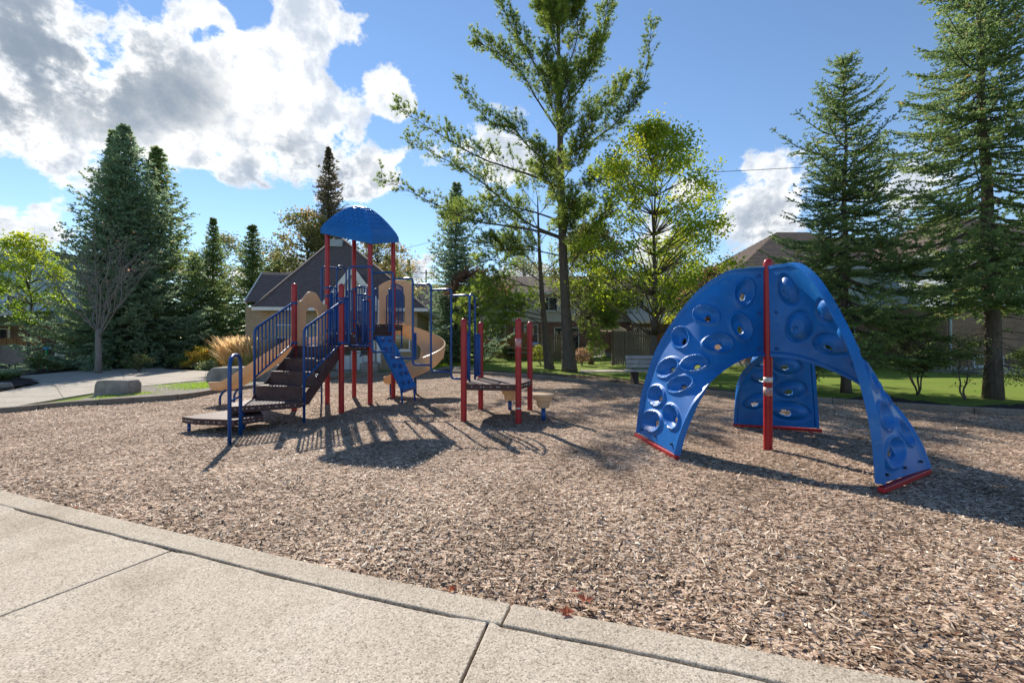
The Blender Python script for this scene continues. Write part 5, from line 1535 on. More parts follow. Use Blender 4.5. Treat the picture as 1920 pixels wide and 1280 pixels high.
def needle_mesh(A, B, n, length, width, rg, spread=(35, 75), tint=None, jit=.25):
    """triangular needles along the twigs A->B"""
    A, B = np.asarray(A), np.asarray(B); N = len(A)
    d = norm_(B - A); r = rg.normal(size=(N * n, 3)); D = np.repeat(d, n, 0)
    r = norm_(r - (r * D).sum(1, keepdims=True) * D)
    t = rg.uniform(0, 1, (N * n, 1)); base = np.repeat(A, n, 0) * (1 - t) + np.repeat(B, n, 0) * t
    a = np.radians(rg.uniform(*spread, (N * n, 1)))
    dr = D * np.cos(a) + r * np.sin(a)
    ln = length * rg.uniform(1 - jit, 1 + jit, (N * n, 1))
    sd = norm_(np.cross(dr, rg.normal(size=(N * n, 3)))) * width / 2
    V = np.stack([base - sd, base + sd, base + dr * ln], 1).reshape(-1, 3)
    tn = np.repeat(np.repeat(tint, n) + rg.normal(0, .09, N * n), 3)
    return V, np.arange(len(V)).reshape(-1, 3), np.clip(tn, 0, 1)


def spruce_data(seed, H, R, z0=.4, whorl=.34, nb=(5, 7), step=.17, nn=9, nl=.036, nwid=.015, dens=1.0, power=.85, irregular=.2, tip=.35, twig=.14, double=None, trk=.0125, drop=.3, dead=0):
    rg = np.random.default_rng(seed); rr = random.Random(seed)
    A, B, T = [], [], []
    wood = MB()
    wood.tube([(0.03 * math.sin(k * 1.7 + seed), 0.03 * math.cos(k * 1.3 + seed), -.1 + (H + .1) * k / 14) for k in range(15)], [max(.012, trk * H * (1 - k / 14) ** .9 * (1.25 if k == 0 else 1)) for k in range(15)], 10)
    for q in range(dead):                                          # bare dead limbs under the crown
        zq, aq, lq = rr.uniform(.9, z0 + .8), rr.uniform(0, 6.283), rr.uniform(.6, 1.7); e = np.array([math.cos(aq), math.sin(aq), 0.])
        pq = [np.array([0, 0, zq]) + e * lq * t_ + np.array([0, 0, -.22 * lq * t_ + rr.uniform(-.04, .04)]) for t_ in (0, .3, .6, 1)]
        wood.tube([Vector(p) for p in pq], [.016, .012, .009, .004], 5)
        for t_ in (1, 2, 3):
            for s3 in (-1, 1): wood.tube([Vector(pq[t_]), Vector(pq[t_] + e * .12 + np.array([-e[1], e[0], rr.uniform(-.6, .3)]) * s3 * rr.uniform(.12, .4))], [.006, .003], 4)
    stems = [(0, 0, H, 0.0)] + ([double] if double else [])
    if double:
        dx, dy, h2, zs_ = double
        wood.tube([(dx * min(1, k / 4), dy * min(1, k / 4), zs_ + (h2 - zs_) * k / 8) for k in range(9)], [max(.012, .016 * (h2 - zs_) * (1 - k / 8)) for k in range(9)], 8)
    for (sx, sy, sh, szb) in stems:
        z = max(z0, szb + .6) if szb else z0
        while z < sh - .12:
            f = (sh - z) / (sh - z0); az0 = rr.uniform(0, 6.28); k_ = rr.randint(*nb)
            for q in range(k_):
                if rr.random() > dens: continue
                az = az0 + 6.283 * q / k_ + rr.uniform(-.25, .25)
                lump = 1 + irregular * (math.sin(az * 2 + z * .9 + seed) + .6 * math.sin(az * 3 - z * 1.7))
                L_ = max(.10, R * f ** power * rr.uniform(.72, 1.08) * lump * (.55 if szb else 1)) + .03
                # young branches rise, old ones sweep down and lift at the tip
                e0 = .75 - 1.05 * min(1, (1 - (1 - f) ** 1.2) * 1.15); c2 = tip * (f ** .5)
                ca, sa = math.cos(az), math.sin(az)
                zb = z + rr.uniform(-.1, .1)
                tw_ = min(twig, .30 * L_ + .05)
                pt = lambda s_: np.array([sx + ca * L_ * s_, sy + sa * L_ * s_, zb + L_ * (e0 * s_ + c2 * s_ * s_ - .10 * math.sin(3.1 * s_))])
                nseg = max(2, int(L_ / .3))
                wood.tube([pt(s_) for s_ in np.linspace(0, .92, nseg + 1)], list(np.linspace(.010 + .011 * L_, .004, nseg + 1)), 5)
                s_ = .12 if L_ > .8 else .02
                bt = .36 + rr.uniform(-.17, .17)
                side = np.array([-sa, ca, 0.])
                while s_ < 1.0:
                    p = pt(s_); fw = norm_(pt(min(1.04, s_ + .06)) - pt(s_ - .02))
                    # the spine itself
                    A.append(p); B.append(p + fw * tw_ * 1.15); T.append(bt + .08 * s_)
                    for sg in (-1, 1):
                        if rr.random() < .12: continue
                        l2 = (1 - s_) * L_ * rr.uniform(.34, .55) + min(.35 * L_, rr.uniform(.09, .17))
                        d2 = norm_(fw * .75 + side * sg * rr.uniform(.55, 1.0) + np.array([0, 0, rr.uniform(-drop, .16)]))
                        p2 = p; m = max(1, int(l2 / tw_)); dd = d2.copy()
                        for j in range(m):
                            q2 = p2 + dd * tw_
                            A.append(p2); B.append(q2); T.append(bt + .30 * (j + 1) / m + rr.uniform(-.06, .06))  # lighter tint towards the twig ends stands in for lit clumps
                            if j < m - 1 or m == 1:
                                for s3 in (-1, 1):
                                    if rr.random() < .45: continue
                                    d3 = norm_(dd * .8 + np.cross(dd, [0, 0, 1]) * s3 * .8 + np.array([0, 0, rr.uniform(-.5, .15)]))
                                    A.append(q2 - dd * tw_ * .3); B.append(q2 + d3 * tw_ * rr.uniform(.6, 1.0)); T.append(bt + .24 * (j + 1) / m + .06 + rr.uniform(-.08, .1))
                            p2 = q2; dd = norm_(dd + np.array([0, 0, .05]) + rg.normal(0, .06, 3))
                    s_ += step / max(L_, .35)
            z += whorl * rr.uniform(.75, 1.2) * (.55 + .45 * f)
    for k in range(7):
        zt = H - .12 * k; A.append(np.array([0, 0, zt - .16])); B.append(np.array([0, 0, zt + .02])); T.append(.5)
    A, B, T = np.array(A), np.array(B), np.array(T)
    T = np.where(rg.random(len(T)) < .015, 1.0, T)
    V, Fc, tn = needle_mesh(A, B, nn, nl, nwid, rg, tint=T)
    return wood, V, Fc, tn


def conifer(name, label, loc, data, m, group=None, rz=0.0, scale=1.0, lean=(0, 0)):
    t = thing(name, label, 'tree', loc, rz, group)
    wood, cm = data
    link('trunk', wood, t); link('crown', cm, t)
    t.scale = (scale if isinstance(scale, tuple) else (scale,) * 3)
    t.rotation_euler = (lean[0], lean[1], rz)
    return t


def pack(d, m, bark='bark'):
    wood, V, Fc, tn = d
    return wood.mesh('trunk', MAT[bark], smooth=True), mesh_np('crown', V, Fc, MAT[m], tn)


# the two close spruces on the right: needles built finely
dA = pack(spruce_data(21, 10.1, 2.8, z0=1.4, whorl=.31, nb=(5, 7), step=.15, nn=10, nl=.052, nwid=.034, dens=.86, irregular=.36, power=.8, drop=.45, dead=6), 'spruce')
conifer('spruce_tree', 'dark green spruce standing behind the blue climber, its top just inside the frame', (9.95, 12.75, 0), dA, 'spruce', rz=.6)
dB = pack(spruce_data(33, 14.6, 2.75, z0=2.9, whorl=.33, nb=(5, 7), step=.17, nn=9, nl=.055, nwid=.038, dens=.92, irregular=.32, power=.7, drop=.45, dead=26), 'spruce')
conifer('spruce_tree', 'tall open spruce at the right edge with bare lower trunk, cut by the frame top', (12.95, 11.45, 0), dB, 'spruce', rz=2.2, lean=(0, R_(1.6)))
# medium and distant spruces share three crowns
dC = pack(spruce_data(5, 14.0, 4.5, z0=.25, whorl=.36, nb=(7, 9), step=.30, nn=7, nl=.115, nwid=.075, twig=.24, power=.92, irregular=.14, double=(-.95, .3, 13.7, 5.5), drop=.4), 'blue_spruce')
dD = pack(spruce_data(6, 13.6, 3.6, z0=.5, whorl=.40, nb=(6, 8), step=.31, nn=8, nl=.12, nwid=.07, twig=.25, power=1.0, irregular=.18, drop=.4), 'spruce')
dE = pack(spruce_data(9, 10.5, 2.7, z0=.4, whorl=.38, nb=(6, 8), step=.27, nn=9, nl=.11, nwid=.06, twig=.22, power=1.0, irregular=.22, dens=.95, drop=.4), 'spruce')
dF = pack(spruce_data(12, 18.6, 3.8, z0=4.5, whorl=.46, nb=(6, 8), step=.30, nn=9, nl=.13, nwid=.08, twig=.26, power=1.05, irregular=.24, dens=.85, drop=.4), 'brown_spruce')
dG = pack(spruce_data(14, 12.3, 3.5, z0=.3, whorl=.38, nb=(6, 8), step=.32, nn=7, nl=.125, nwid=.075, twig=.25, power=.9, irregular=.2, drop=.4), 'blue_spruce')
conifer('spruce_tree', 'broad twin topped blue green spruce, the biggest at left', (-22.3, 24.6, 0), dC, 'blue_spruce', rz=0)
conifer('spruce_tree', 'pointed spruce just right of the twin topped one', (-22.7, 27.3, 0), dD, 'blue_spruce', rz=1.0, scale=(1.25, 1.25, 1.03))
conifer('spruce_tree', 'slim spruce with visible trunk behind the picket fence', (-21.15, 30.2, .1), dE, 'spruce', rz=.4, scale=(.95, .95, .97))
conifer('spruce_tree', 'spruce behind the left gable of the park building', (-21.0, 34.5, .25), dE, 'spruce', rz=2.4, scale=(1.3, 1.3, 1.02))
conifer('spruce_tree', 'short pale spruce peeking over the gable roof', (-21.4, 39, .3), dE, 'spruce', rz=4.0, scale=(.9, .9, .93))
conifer('spruce_tree', 'low full spruce between the pointed one and the slim one', (-22.6, 30.4, .1), dG, 'blue_spruce', rz=3.1, scale=(.75, .75, .62))
conifer('spruce_tree', 'tall narrow brownish spruce rising behind the canopy', (-16.55, 38.5, .3), dF, 'brown_spruce', rz=.3)
conifer('spruce_tree', 'blue spruce behind the zigzag climber, right of the tower', (-3.9, 29.8, .2), dG, 'blue_spruce', rz=.9, scale=(1.0, 1.0, 1.0))
conifer('spruce_tree', 'left one of two tiny distant spruces right of the tower', (-16.2, 60, .3), dE, 'spruce', rz=2.0, scale=(.85, .85, 1.22), group='tiny distant spruces right of the tower')
conifer('spruce_tree', 'right one of two tiny distant spruces right of the tower', (-14.3, 59, .3), dE, 'spruce', rz=4.2, scale=(.85, .85, 1.20), group='tiny distant spruces right of the tower')


def tuft_needles(Pp, Dd, n, length, width, rg, tint, spread=(12, 75)):
    Pp, Dd = np.asarray(Pp), np.asarray(Dd)
    return needle_mesh(Pp, Pp + norm_(Dd) * .05, n, length, width, rg, spread, tint)


def pine(name, label, base, trunk_px, limbs, extra, seed, m, r0=.30, tuft_n=15, tw=6):
    """white pine: trunk and long limbs through known points, tufts of needles towards the limb ends"""
    rr = random.Random(seed); rg = np.random.default_rng(seed)
    t = thing(name, label, 'tree', base)
    b = Vector(base); wood = MB()
    tp = [Vector(p) - b for p in trunk_px]
    zt = [max(.02, r0 * (1 - i / (len(tp) - 1)) ** .85 + .015) for i in range(len(tp))]; zt[0] *= 1.5
    tc = catmull([list(p) for p in tp], 40); rc = np.interp(np.linspace(0, len(tp) - 1, 40), range(len(tp)), zt)
    wood.tube([Vector(p) for p in tc], list(rc), 12)
    Pt, Dt, Tt = [], [], []
    all_l = [[np.array(Vector(p) - b) for p in l] for l in limbs]
    for (z, az, L_, e, c) in extra:
        i = int(np.argmin(abs(tc[:, 2] - z))); o = tc[i]
        all_l.append([o + np.array([math.cos(az) * L_ * s_, math.sin(az) * L_ * s_, L_ * (e * s_ + c * s_ * s_)]) for s_ in (0, .25, .5, .75, 1)])
    for l in all_l:
        n = 36; c = catmull(l, n); L_ = float(np.linalg.norm(np.diff(c, axis=0), axis=1).sum())
        wig = np.cumsum(rg.normal(0, .012, (n, 3)), 0) * min(1.5, L_ / 3); c = c + wig * np.linspace(0, 1, n)[:, None]
        i0 = min(int(np.argmin(np.linalg.norm(tc - c[0], axis=1))), 39)
        wood.tube([Vector(p) for p in c], list(np.linspace(min(rc[i0] * .5, .012 + .0062 * L_), .006, n)), 6)
        tb = rr.uniform(.3, .6)
        k = int(n * .24)
        while k < n:
            f = k / (n - 1); tang = norm_(c[min(k + 1, n - 1)] - c[max(k - 1, 0)])
            for _ in range(tw if f > .4 else tw - 1):
                lat = norm_(np.cross(tang, rg.normal(size=3)))
                d = norm_(tang * rr.uniform(.5, 1.0) + lat * rr.uniform(.5, 1.0) + np.array([0, 0, rr.uniform(.05, .6)]))
                l2 = rr.uniform(.3, 1.25) * (1.2 - .75 * f) * min(1, L_ / 3.0) + .1
                p0 = c[k]; p1 = p0 + d * l2 + np.array([0, 0, .12 * l2])
                wood.tube([Vector(p0), Vector((p0 + p1) / 2 + np.array([0, 0, -.02])), Vector(p1)], [.007, .005, .003], 3)
                if rr.random() < .10 + .25 * (f < .4): continue          # bare twig
                dd = norm_(d + np.array([0, 0, .35]))
                nt_ = max(1, int(l2 / .17))
                for j in range(nt_):
                    q = p1 - d * (.13 * j) + rg.normal(0, .035, 3)
                    Pt.append(q); Dt.append(norm_(dd + rg.normal(0, .4, 3))); Tt.append(tb + rr.uniform(-.16, .16) + (.25 if rr.random() < .12 else 0) - .05 * j)
            k += 1 if L_ > 2.2 else 2
        Pt.append(c[-1]); Dt.append(norm_(c[-1] - c[-3])); Tt.append(tb)
    V, Fc, tn = tuft_needles(Pt, Dt, tuft_n, .19, .025, rg, np.array(Tt))
    link('trunk', wood.mesh('trunk', MAT['bark'], smooth=True), t)
    link('crown', mesh_np('crown', V, Fc, MAT[m], tn), t)
    return t


pd = 21.8
def PL(pts, d0, d1): return [P(x, y, d0 + (d1 - d0) * k / (len(pts) - 1)) for k, (x, y) in enumerate(pts)]


base = G(1068, 695)
tr = [Vector((base[0], base[1], -.05))] + [P(x, y, pd) for x, y in ((1062, 600), (1056, 480), (1052, 350), (1050, 250), (1048, 150), (1047, 40), (1046, -60))]
limbs = [
    PL([(1052, 447), (1011, 434), (940, 423), (880, 412), (809, 382), (716, 336)], pd, 20.6),
    PL([(1052, 445), (984, 415), (918, 355), (853, 311), (771, 270)], pd, 22.9),
    PL([(1050, 352), (995, 328), (908, 298), (837, 262), (750, 212)], pd, 20.9),
    PL([(1050, 328), (990, 273), (962, 240), (918, 225), (869, 153)], pd, 23.0),
    PL([(1049, 250), (1006, 186), (973, 131), (935, 98), (899, 77)], pd, 21.0),
    PL([(1050, 243), (1006, 126), (968, 66), (936, -5)], pd, 22.8),
    PL([(1052, 298), (1115, 262), (1170, 219), (1208, 169), (1232, 50)], pd, 21.0),
    PL([(1051, 248), (1104, 213), (1150, 185), (1172, 150)], pd, 22.9),
    PL([(1050, 215), (1093, 158), (1121, 98), (1137, 22), (1142, -40)], pd, 21.2),
    PL([(1048, 115), (1028, 55), (1005, -5), (995, -45)], pd, 22.6),
    PL([(1049, 150), (1076, 95), (1084, 30), (1088, -30)], pd, 21.4),
    PL([(1047, 60), (1030, 0), (1022, -50)], pd, 21.4),
    PL([(1056, 522), (1082, 481), (1110, 430), (1142, 398)], pd, 20.8),
    PL([(1054, 350), (1090, 345), (1135, 330), (1160, 322)], pd, 21.0),
    PL([(1053, 415), (990, 395), (930, 385), (875, 395), (840, 405)], pd, 23.2),
    PL([(1053, 480), (1000, 470), (950, 470), (905, 455)], pd, 20.7),
    PL([(1064, 610), (1095, 590), (1120, 596), (1140, 606)], pd, 20.8),
    PL([(1066, 640), (1090, 625), (1110, 635), (1122, 655)], pd, 21.2),
    PL([(1060, 560), (1095, 556), (1130, 566), (1175, 572)], pd, 22.8),
]
rr = random.Random(4)
extra = [(z, az + rr.uniform(-.3, .3), L_, e, .25) for z, az, L_, e in ((6.6, -1.4, 3.0, .2), (7.6, 1.2, 3.0, .25), (8.6, -1.9, 3.2, .3), (9.5, -1.0, 3.0, .35), (10.2, 1.8, 2.8, .4), (11.2, -1.5, 3.0, .5), (12.4, -2.2, 2.5, .6), (13.4, -.9, 2.4, .7), (14.3, 1.4, 2.2, .8), (15.2, -1.6, 2.2, .9), (16.4, -2.4, 1.6, 1.0), (17.0, -.6, 1.5, 1.1), (17.8, 1.6, 1.3, 1.2))]
pine('pine_tree', 'tallest white pine in the centre with long sweeping limbs', (base[0], base[1], 0), tr, limbs, extra, 8, 'pine', r0=.27, tuft_n=16)
base2 = G(1030, 690); pd2 = base2[1]
tr2 = [Vector((base2[0], base2[1], -.05))] + [P(x, y, pd2) for x, y in ((1020, 600), (1014, 520), (1010, 440), (1008, 370))]
limbs2 = [
    PL([(1021, 618), (975, 612), (925, 618), (893, 632)], pd2, 22.4), PL([(1019, 600), (960, 590), (915, 588), (868, 600)], pd2, 24.0), PL([(1016, 530), (970, 500), (925, 490), (898, 496)], pd2, 24.0),
    PL([(1010, 430), (990, 398), (968, 380)], pd2, 23.2), PL([(1009, 405), (1030, 378), (1046, 362)], pd2, 25.0), PL([(1008, 376), (1003, 345), (1000, 318)], pd2, 24.0), PL([(1009, 390), (985, 360), (975, 340)], pd2, 24.6), PL([(1011, 455), (1035, 430), (1060, 425)], pd2, 23.0),
    PL([(1019, 592), (960, 578), (905, 562), (872, 570)], pd2, 21.5), PL([(1018, 560), (980, 532), (935, 520), (905, 530)], pd2, 23.0), PL([(1020, 610), (985, 592), (950, 590), (925, 600)], pd2, 22.0),
    PL([(1018, 575), (970, 555), (930, 548), (890, 545)], pd2, 24.6), PL([(1014, 510), (985, 480), (955, 475)], pd2, 23.2), PL([(1015, 520), (1045, 490), (1085, 480)], pd2, 25.0),
    PL([(1018, 560), (1050, 545), (1090, 555)], pd2, 25.5), PL([(1010, 440), (985, 420), (965, 418)], pd2, 24.8), PL([(1012, 470), (975, 450), (940, 452)], pd2, 22.4), PL([(1019, 590), (990, 570), (960, 560)], pd2, 22.0), PL([(1016, 540), (960, 535), (915, 545), (880, 556)], pd2, 25.0),
]
pine('pine_tree', 'thinner pine with bright drooping foliage left of the tall pine', (base2[0], base2[1], 0), tr2, limbs2, [], 17, 'bright_pine', r0=.19, tuft_n=13, tw=3)


def leaf_quads(Cn, size, rg, tint, up=.5, ratio=.62):
    """leaf-shaped folded quads round the points Cn"""
    N = len(Cn)
    nrm = norm_(rg.normal(size=(N, 3)) + np.array([0, 0, up])); ax = norm_(np.cross(nrm, rg.normal(size=(N, 3)))); sd = np.cross(nrm, ax)
    s_ = size * rg.uniform(.65, 1.3, (N, 1)); w = s_ * ratio * .5; fold = nrm * w * .35
    a = Cn - ax * s_ * .5; c = Cn + ax * s_ * .5 - nrm * s_ * .12
    b = Cn + sd * w + fold; d = Cn - sd * w + fold
    V = np.stack([a, b, c, d], 1).reshape(-1, 3)
    return V, np.arange(N * 4).reshape(-1, 4), np.repeat(np.clip(tint, 0, 1), 4)


def broadleaf(name, label, loc, H, z0, R, m, seed, nclump=150, per=60, leaf=.10, r0=.14, clump_r=.45, tint0=.45, tint_top=.1, bark='bark', shape='round', trunk_top=.8, up=.4, lean=(0, 0), group=None, bare=0, cat='tree', multi=1, limb_r=1.0):
    rr = random.Random(seed); rg = np.random.default_rng(seed)
    t = thing(name, label, cat, loc, 0, group)
    wood = MB(); hc = H - z0; stems = []
    for s_ in range(multi):
        ph = 6.283 * s_ / max(1, multi) + rr.uniform(-.4, .4); sp = .0 if multi == 1 else R * .35
        n = 10
        pts = [np.array([math.cos(ph) * sp * (k / n) + .05 * math.sin(k * 1.1 + seed) * (k > 0) + lean[0] * k / n, math.sin(ph) * sp * (k / n) + .05 * math.cos(k * .9 + seed) * (k > 0) + lean[1] * k / n, -.08 + (H * trunk_top + .08) * k / n]) for k in range(n + 1)]
        rad = [r0 / math.sqrt(multi) * (1 - .88 * k / n) * (1.35 if k == 0 else 1) for k in range(n + 1)]
        wood.tube([Vector(p) for p in pts], rad, 9); stems.append(np.array(pts))
    C_, T_ = [], []
    k = 0
    while k < nclump:
        f = rr.random() ** .85                                 # height within the crown
        prof = {'round': math.sin(math.pi * (.12 + .86 * f)) ** .7, 'cone': (1.02 - f) ** .75, 'vase': .35 + .65 * f ** .8, 'egg': (math.sin(math.pi * (.18 + .78 * f)) ** .8) * (1.1 - .35 * f)}[shape]
        az = rr.uniform(0, 6.283); lump = 1 + .22 * math.sin(2 * az + 5 * f + seed) + .15 * math.sin(5 * az - 7 * f + seed * 2)
        rad = R * prof * lump * rr.random() ** .38
        c = np.array([math.cos(az) * rad + lean[0] * f, math.sin(az) * rad + lean[1] * f, z0 + hc * f])
        st = stems[rr.randrange(len(stems))]
        za = max(min(c[2] - rad * rr.uniform(.45, .9), H * trunk_top * .97), z0 * .72)
        i = int(np.argmin(abs(st[:, 2] - za))); o = st[i]
        mid = o * .45 + c * .55 + np.array([0, 0, -.05 * rad + .1])
        L_ = np.linalg.norm(c - o)
        cc = catmull([o, mid, c], 6)
        wood.tube([Vector(p) for p in cc], list(np.linspace((.006 + .009 * L_) * limb_r, .004 * limb_r, 6)), 4)
        if k >= bare:
            npl = int(per * rr.uniform(.5, 1.4))
            sp = clump_r * rr.uniform(.6, 1.25)
            q = c + rg.normal(0, 1, (npl, 3)) * np.array([sp, sp, sp * .62]) * .55
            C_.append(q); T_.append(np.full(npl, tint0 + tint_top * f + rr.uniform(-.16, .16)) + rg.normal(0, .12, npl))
        else:
            for _ in range(4):
                e_ = c + norm_(c - o + rg.normal(0, .5, 3)) * rr.uniform(.3, .9)
                wood.tube([Vector(c), Vector(e_)], [.006 * limb_r, .003 * limb_r], 4)
        k += 1
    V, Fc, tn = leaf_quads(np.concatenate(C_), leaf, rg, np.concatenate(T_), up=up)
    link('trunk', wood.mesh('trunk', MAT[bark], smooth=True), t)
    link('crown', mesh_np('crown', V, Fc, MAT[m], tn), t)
    return t


def bare_tree(label, loc, seed):
    """grey vase of forking twigs on a short trunk"""
    rr = random.Random(seed); rg = np.random.default_rng(seed)
    t = thing('bare_tree', label, 'tree', loc); w = MB()
    w.tube([(0, 0, -.1), (.02, .01, .7), (-.02, .02, 1.5), (0, 0, 2.1)], [.15, .12, .11, .10], 10)
    lv = []

    def grow(p, d, L_, r, dep):
        n = 4; pts = [p]; q = p.copy(); dd = d.copy()
        for k in range(n):
            dd = norm_(dd + rg.normal(0, .09, 3) + np.array([0, 0, .05])); q = q + dd * L_ / n; pts.append(q)
        w.tube([Vector(x) for x in pts], list(np.linspace(r, r * .55, n + 1)), 6 if dep < 2 else 4)
        if dep >= 4:
            if rr.random() < .12: lv.append(q)
            return
        m = 3 if dep < 3 else 2
        for k in range(m):
            i = n - (k % 3) if dep else n - k
            lat = norm_(np.cross(dd, rg.normal(size=3)))
            grow(pts[max(1, i)], norm_(dd + lat * rr.uniform(.35, .75)), L_ * rr.uniform(.58, .82), max(.005, r * .6), dep + 1)
    for k in range(9):
        az = 6.283 * k / 9 + rr.uniform(-.3, .3); sp = rr.uniform(.25, .75)
        grow(np.array([0, 0, 1.55 + .06 * k]), norm_(np.array([math.cos(az) * sp, math.sin(az) * sp, 1.0])), rr.uniform(1.7, 2.2), .036, 0)
    V, Fc, tn = leaf_quads(np.array(lv), .12, rg, rg.uniform(.2, .9, len(lv)))
    link('trunk', w.mesh('trunk', MAT['pale_bark'], smooth=True), t)
    link('crown', mesh_np('crown', V, Fc, MAT['russet'], tn), t)


# maples and other broadleaves
broadleaf('maple_tree', 'yellow green maple between the tall pine and the blue climber', (6.35, 19.0, 0), 11.1, 2.9, 3.55, 'maple', 41, 230, 95, .135, .17, .55, .47, .18, shape='egg', bare=9)
broadleaf('maple_tree', 'spreading maple with browning leaves behind the blue climber', (11.3, 28.6, .15), 9.0, 2.6, 2.5, 'maple', 43, 120, 80, .14, .12, .5, .58, .2, shape='round', bare=14)
broadleaf('maple_tree', 'dark leaved maple hanging behind the tall pine trunk', (5.0, 27.0, .1), 8.6, 2.6, 3.0, 'olive', 44, 180, 85, .17, .15, .6, .45, .1, shape='round')
broadleaf('maple_tree', 'small lime green maple at the left edge by the porch', (-26.9, 23.8, 0), 7.4, 2.6, 2.05, 'lime_maple', 45, 95, 70, .15, .09, .45, .30, .5, shape='egg')
broadleaf('russet_tree', 'russet leaved tree below the blue spruce', (-2.3, 28.2, .15), 5.9, 3.6, 2.3, 'russet', 46, 70, 55, 0.169, .10, .5, .45, .1)
broadleaf('olive_tree', 'olive leaved tree behind the left slope of the park roof', (-17.0, 35.5, .3), 11.9, 4.0, 3.1, 'olive', 47, 150, 70, 0.221, .2, .7, .5, .2)
broadleaf('olive_tree', 'olive leaved tree behind the right slope of the park roof', (-12.0, 38.0, .3), 10.2, 4.0, 3.2, 'olive', 48, 140, 65, 0.221, .2, .7, .55, .2)
broadleaf('olive_tree', 'small olive crown right of the tower beside the tiny spruces', (-13.6, 46.0, .3), 9.6, 4.0, 2.8, 'olive', 49, 110, 60, 0.247, .2, .7, .5, .2)
broadleaf('russet_tree', 'reddish leaved tree against the house behind the climber', (11.6, 25.0, .05), 5.6, 1.9, 1.7, 'russet', 50, 70, 45, 0.156, .10, .5, .35, .1)
bare_tree('leafless grey shrubby tree in front of the big left spruce', (-19.4, 20.0, 0), 51)
for k, (x, y, H, R, m, lab) in enumerate(((16.5, 45, 10, 4, 'olive', 'leafy tree behind the terrace roof, right end'), (-30, 44, 12, 4, 'olive', 'leafy tree behind the blue sided house'), (-25, 47, 10, 4, 'shrub', 'dark leafy tree in the gap behind the left spruces'), (1.5, 50, 11, 4, 'olive', 'leafy tree behind the terrace roof, left end'))):
    broadleaf('background_tree', lab, (x, y, .3), H, 2.5, R, m, 60 + k, 130, 55, .22, .2, .9, .45, .1)

# a far belt of trees that closes the gaps near the horizon
rg = np.random.default_rng(88); n = 16000
xq = rg.uniform(-75, 60, n); hq = 3.4 + 1.4 * np.sin(xq * .31) + .9 * np.sin(xq * .83 + 1)
Cn = np.stack([xq, 68 + rg.normal(0, 1.6, n), .3 + hq * rg.random(n) ** .8], -1)
V, Fc, tn = leaf_quads(Cn, .55, rg, rg.uniform(.1, .8, n))
link('distant_trees', mesh_np('distant_trees', V, Fc, MAT['olive'], tn), kind='stuff')

# shrubs
def shrub(label, x, y, H, R, m, seed, ncl=60, per=40, leaf=.05, multi=6, tint0=.45, z0=None, clump_r=.2, name='shrub', cat='shrub', group=None, bark='bark'):
    return broadleaf(name, label, (x, y, float(gz(x, y)) - .02), H, H * .28 if z0 is None else z0, R, m, seed, ncl, per, leaf, .05, clump_r, tint0, .1, shape='round', multi=multi, trunk_top=.62, cat=cat, group=group, bark=bark, limb_r=.7)


shrub('big dark shrub on many thin stems right of the blue climber', 11.7, 12.35, 2.05, 1.0, 'shrub', 70, 110, 75, .055, 9, z0=.75, clump_r=.25)
shrub('thin leggy shrub on the mulch left of the right edge spruce', 12.0, 11.35, 1.25, .32, 'shrub', 71, 26, 16, .05, 4, .6, z0=.2)
shrub('leafy low shrub at the foot of the right edge spruce', 13.75, 11.2, 1.35, .65, 'shrub', 72, 60, 60, .055, 6, .55)
shrub('stemmy shrub seen under the back leg of the blue climber', 8.65, 12.3, 1.25, .5, 'shrub', 73, 40, 26, .05, 7, .55)
shrub('small yellow green bush beside the thin pine', 1.75, 26.5, 1.15, .55, 'yellow_plant', 76, 45, 40, .07, 4, .25)
shrub('orange brown bush at the foot of the tall pine', 4.3, 26.2, 1.0, .55, 'russet', 77, 40, 30, .07, 4, .7)
shrub('dark low bush at the board fence by the picnic table', -.3, 31.3, .8, .8, 'shrub', 78, 40, 40, .08, 4, .45)
shrub('dark bush in shade below the blue spruce', -5.6, 27.5, 1.3, 1.0, 'shrub', 79, 50, 40, .09, 4, .4)
shrub('low green bush on the mulch below the bare tree', -18.4, 21.0, .85, .6, 'shrub', 80, 45, 40, .06, 5, .75)
shrub('dark round bush at the left end of the mulch', -23.5, 21.2, .7, .7, 'shrub', 81, 40, 40, .07, 4, .5)


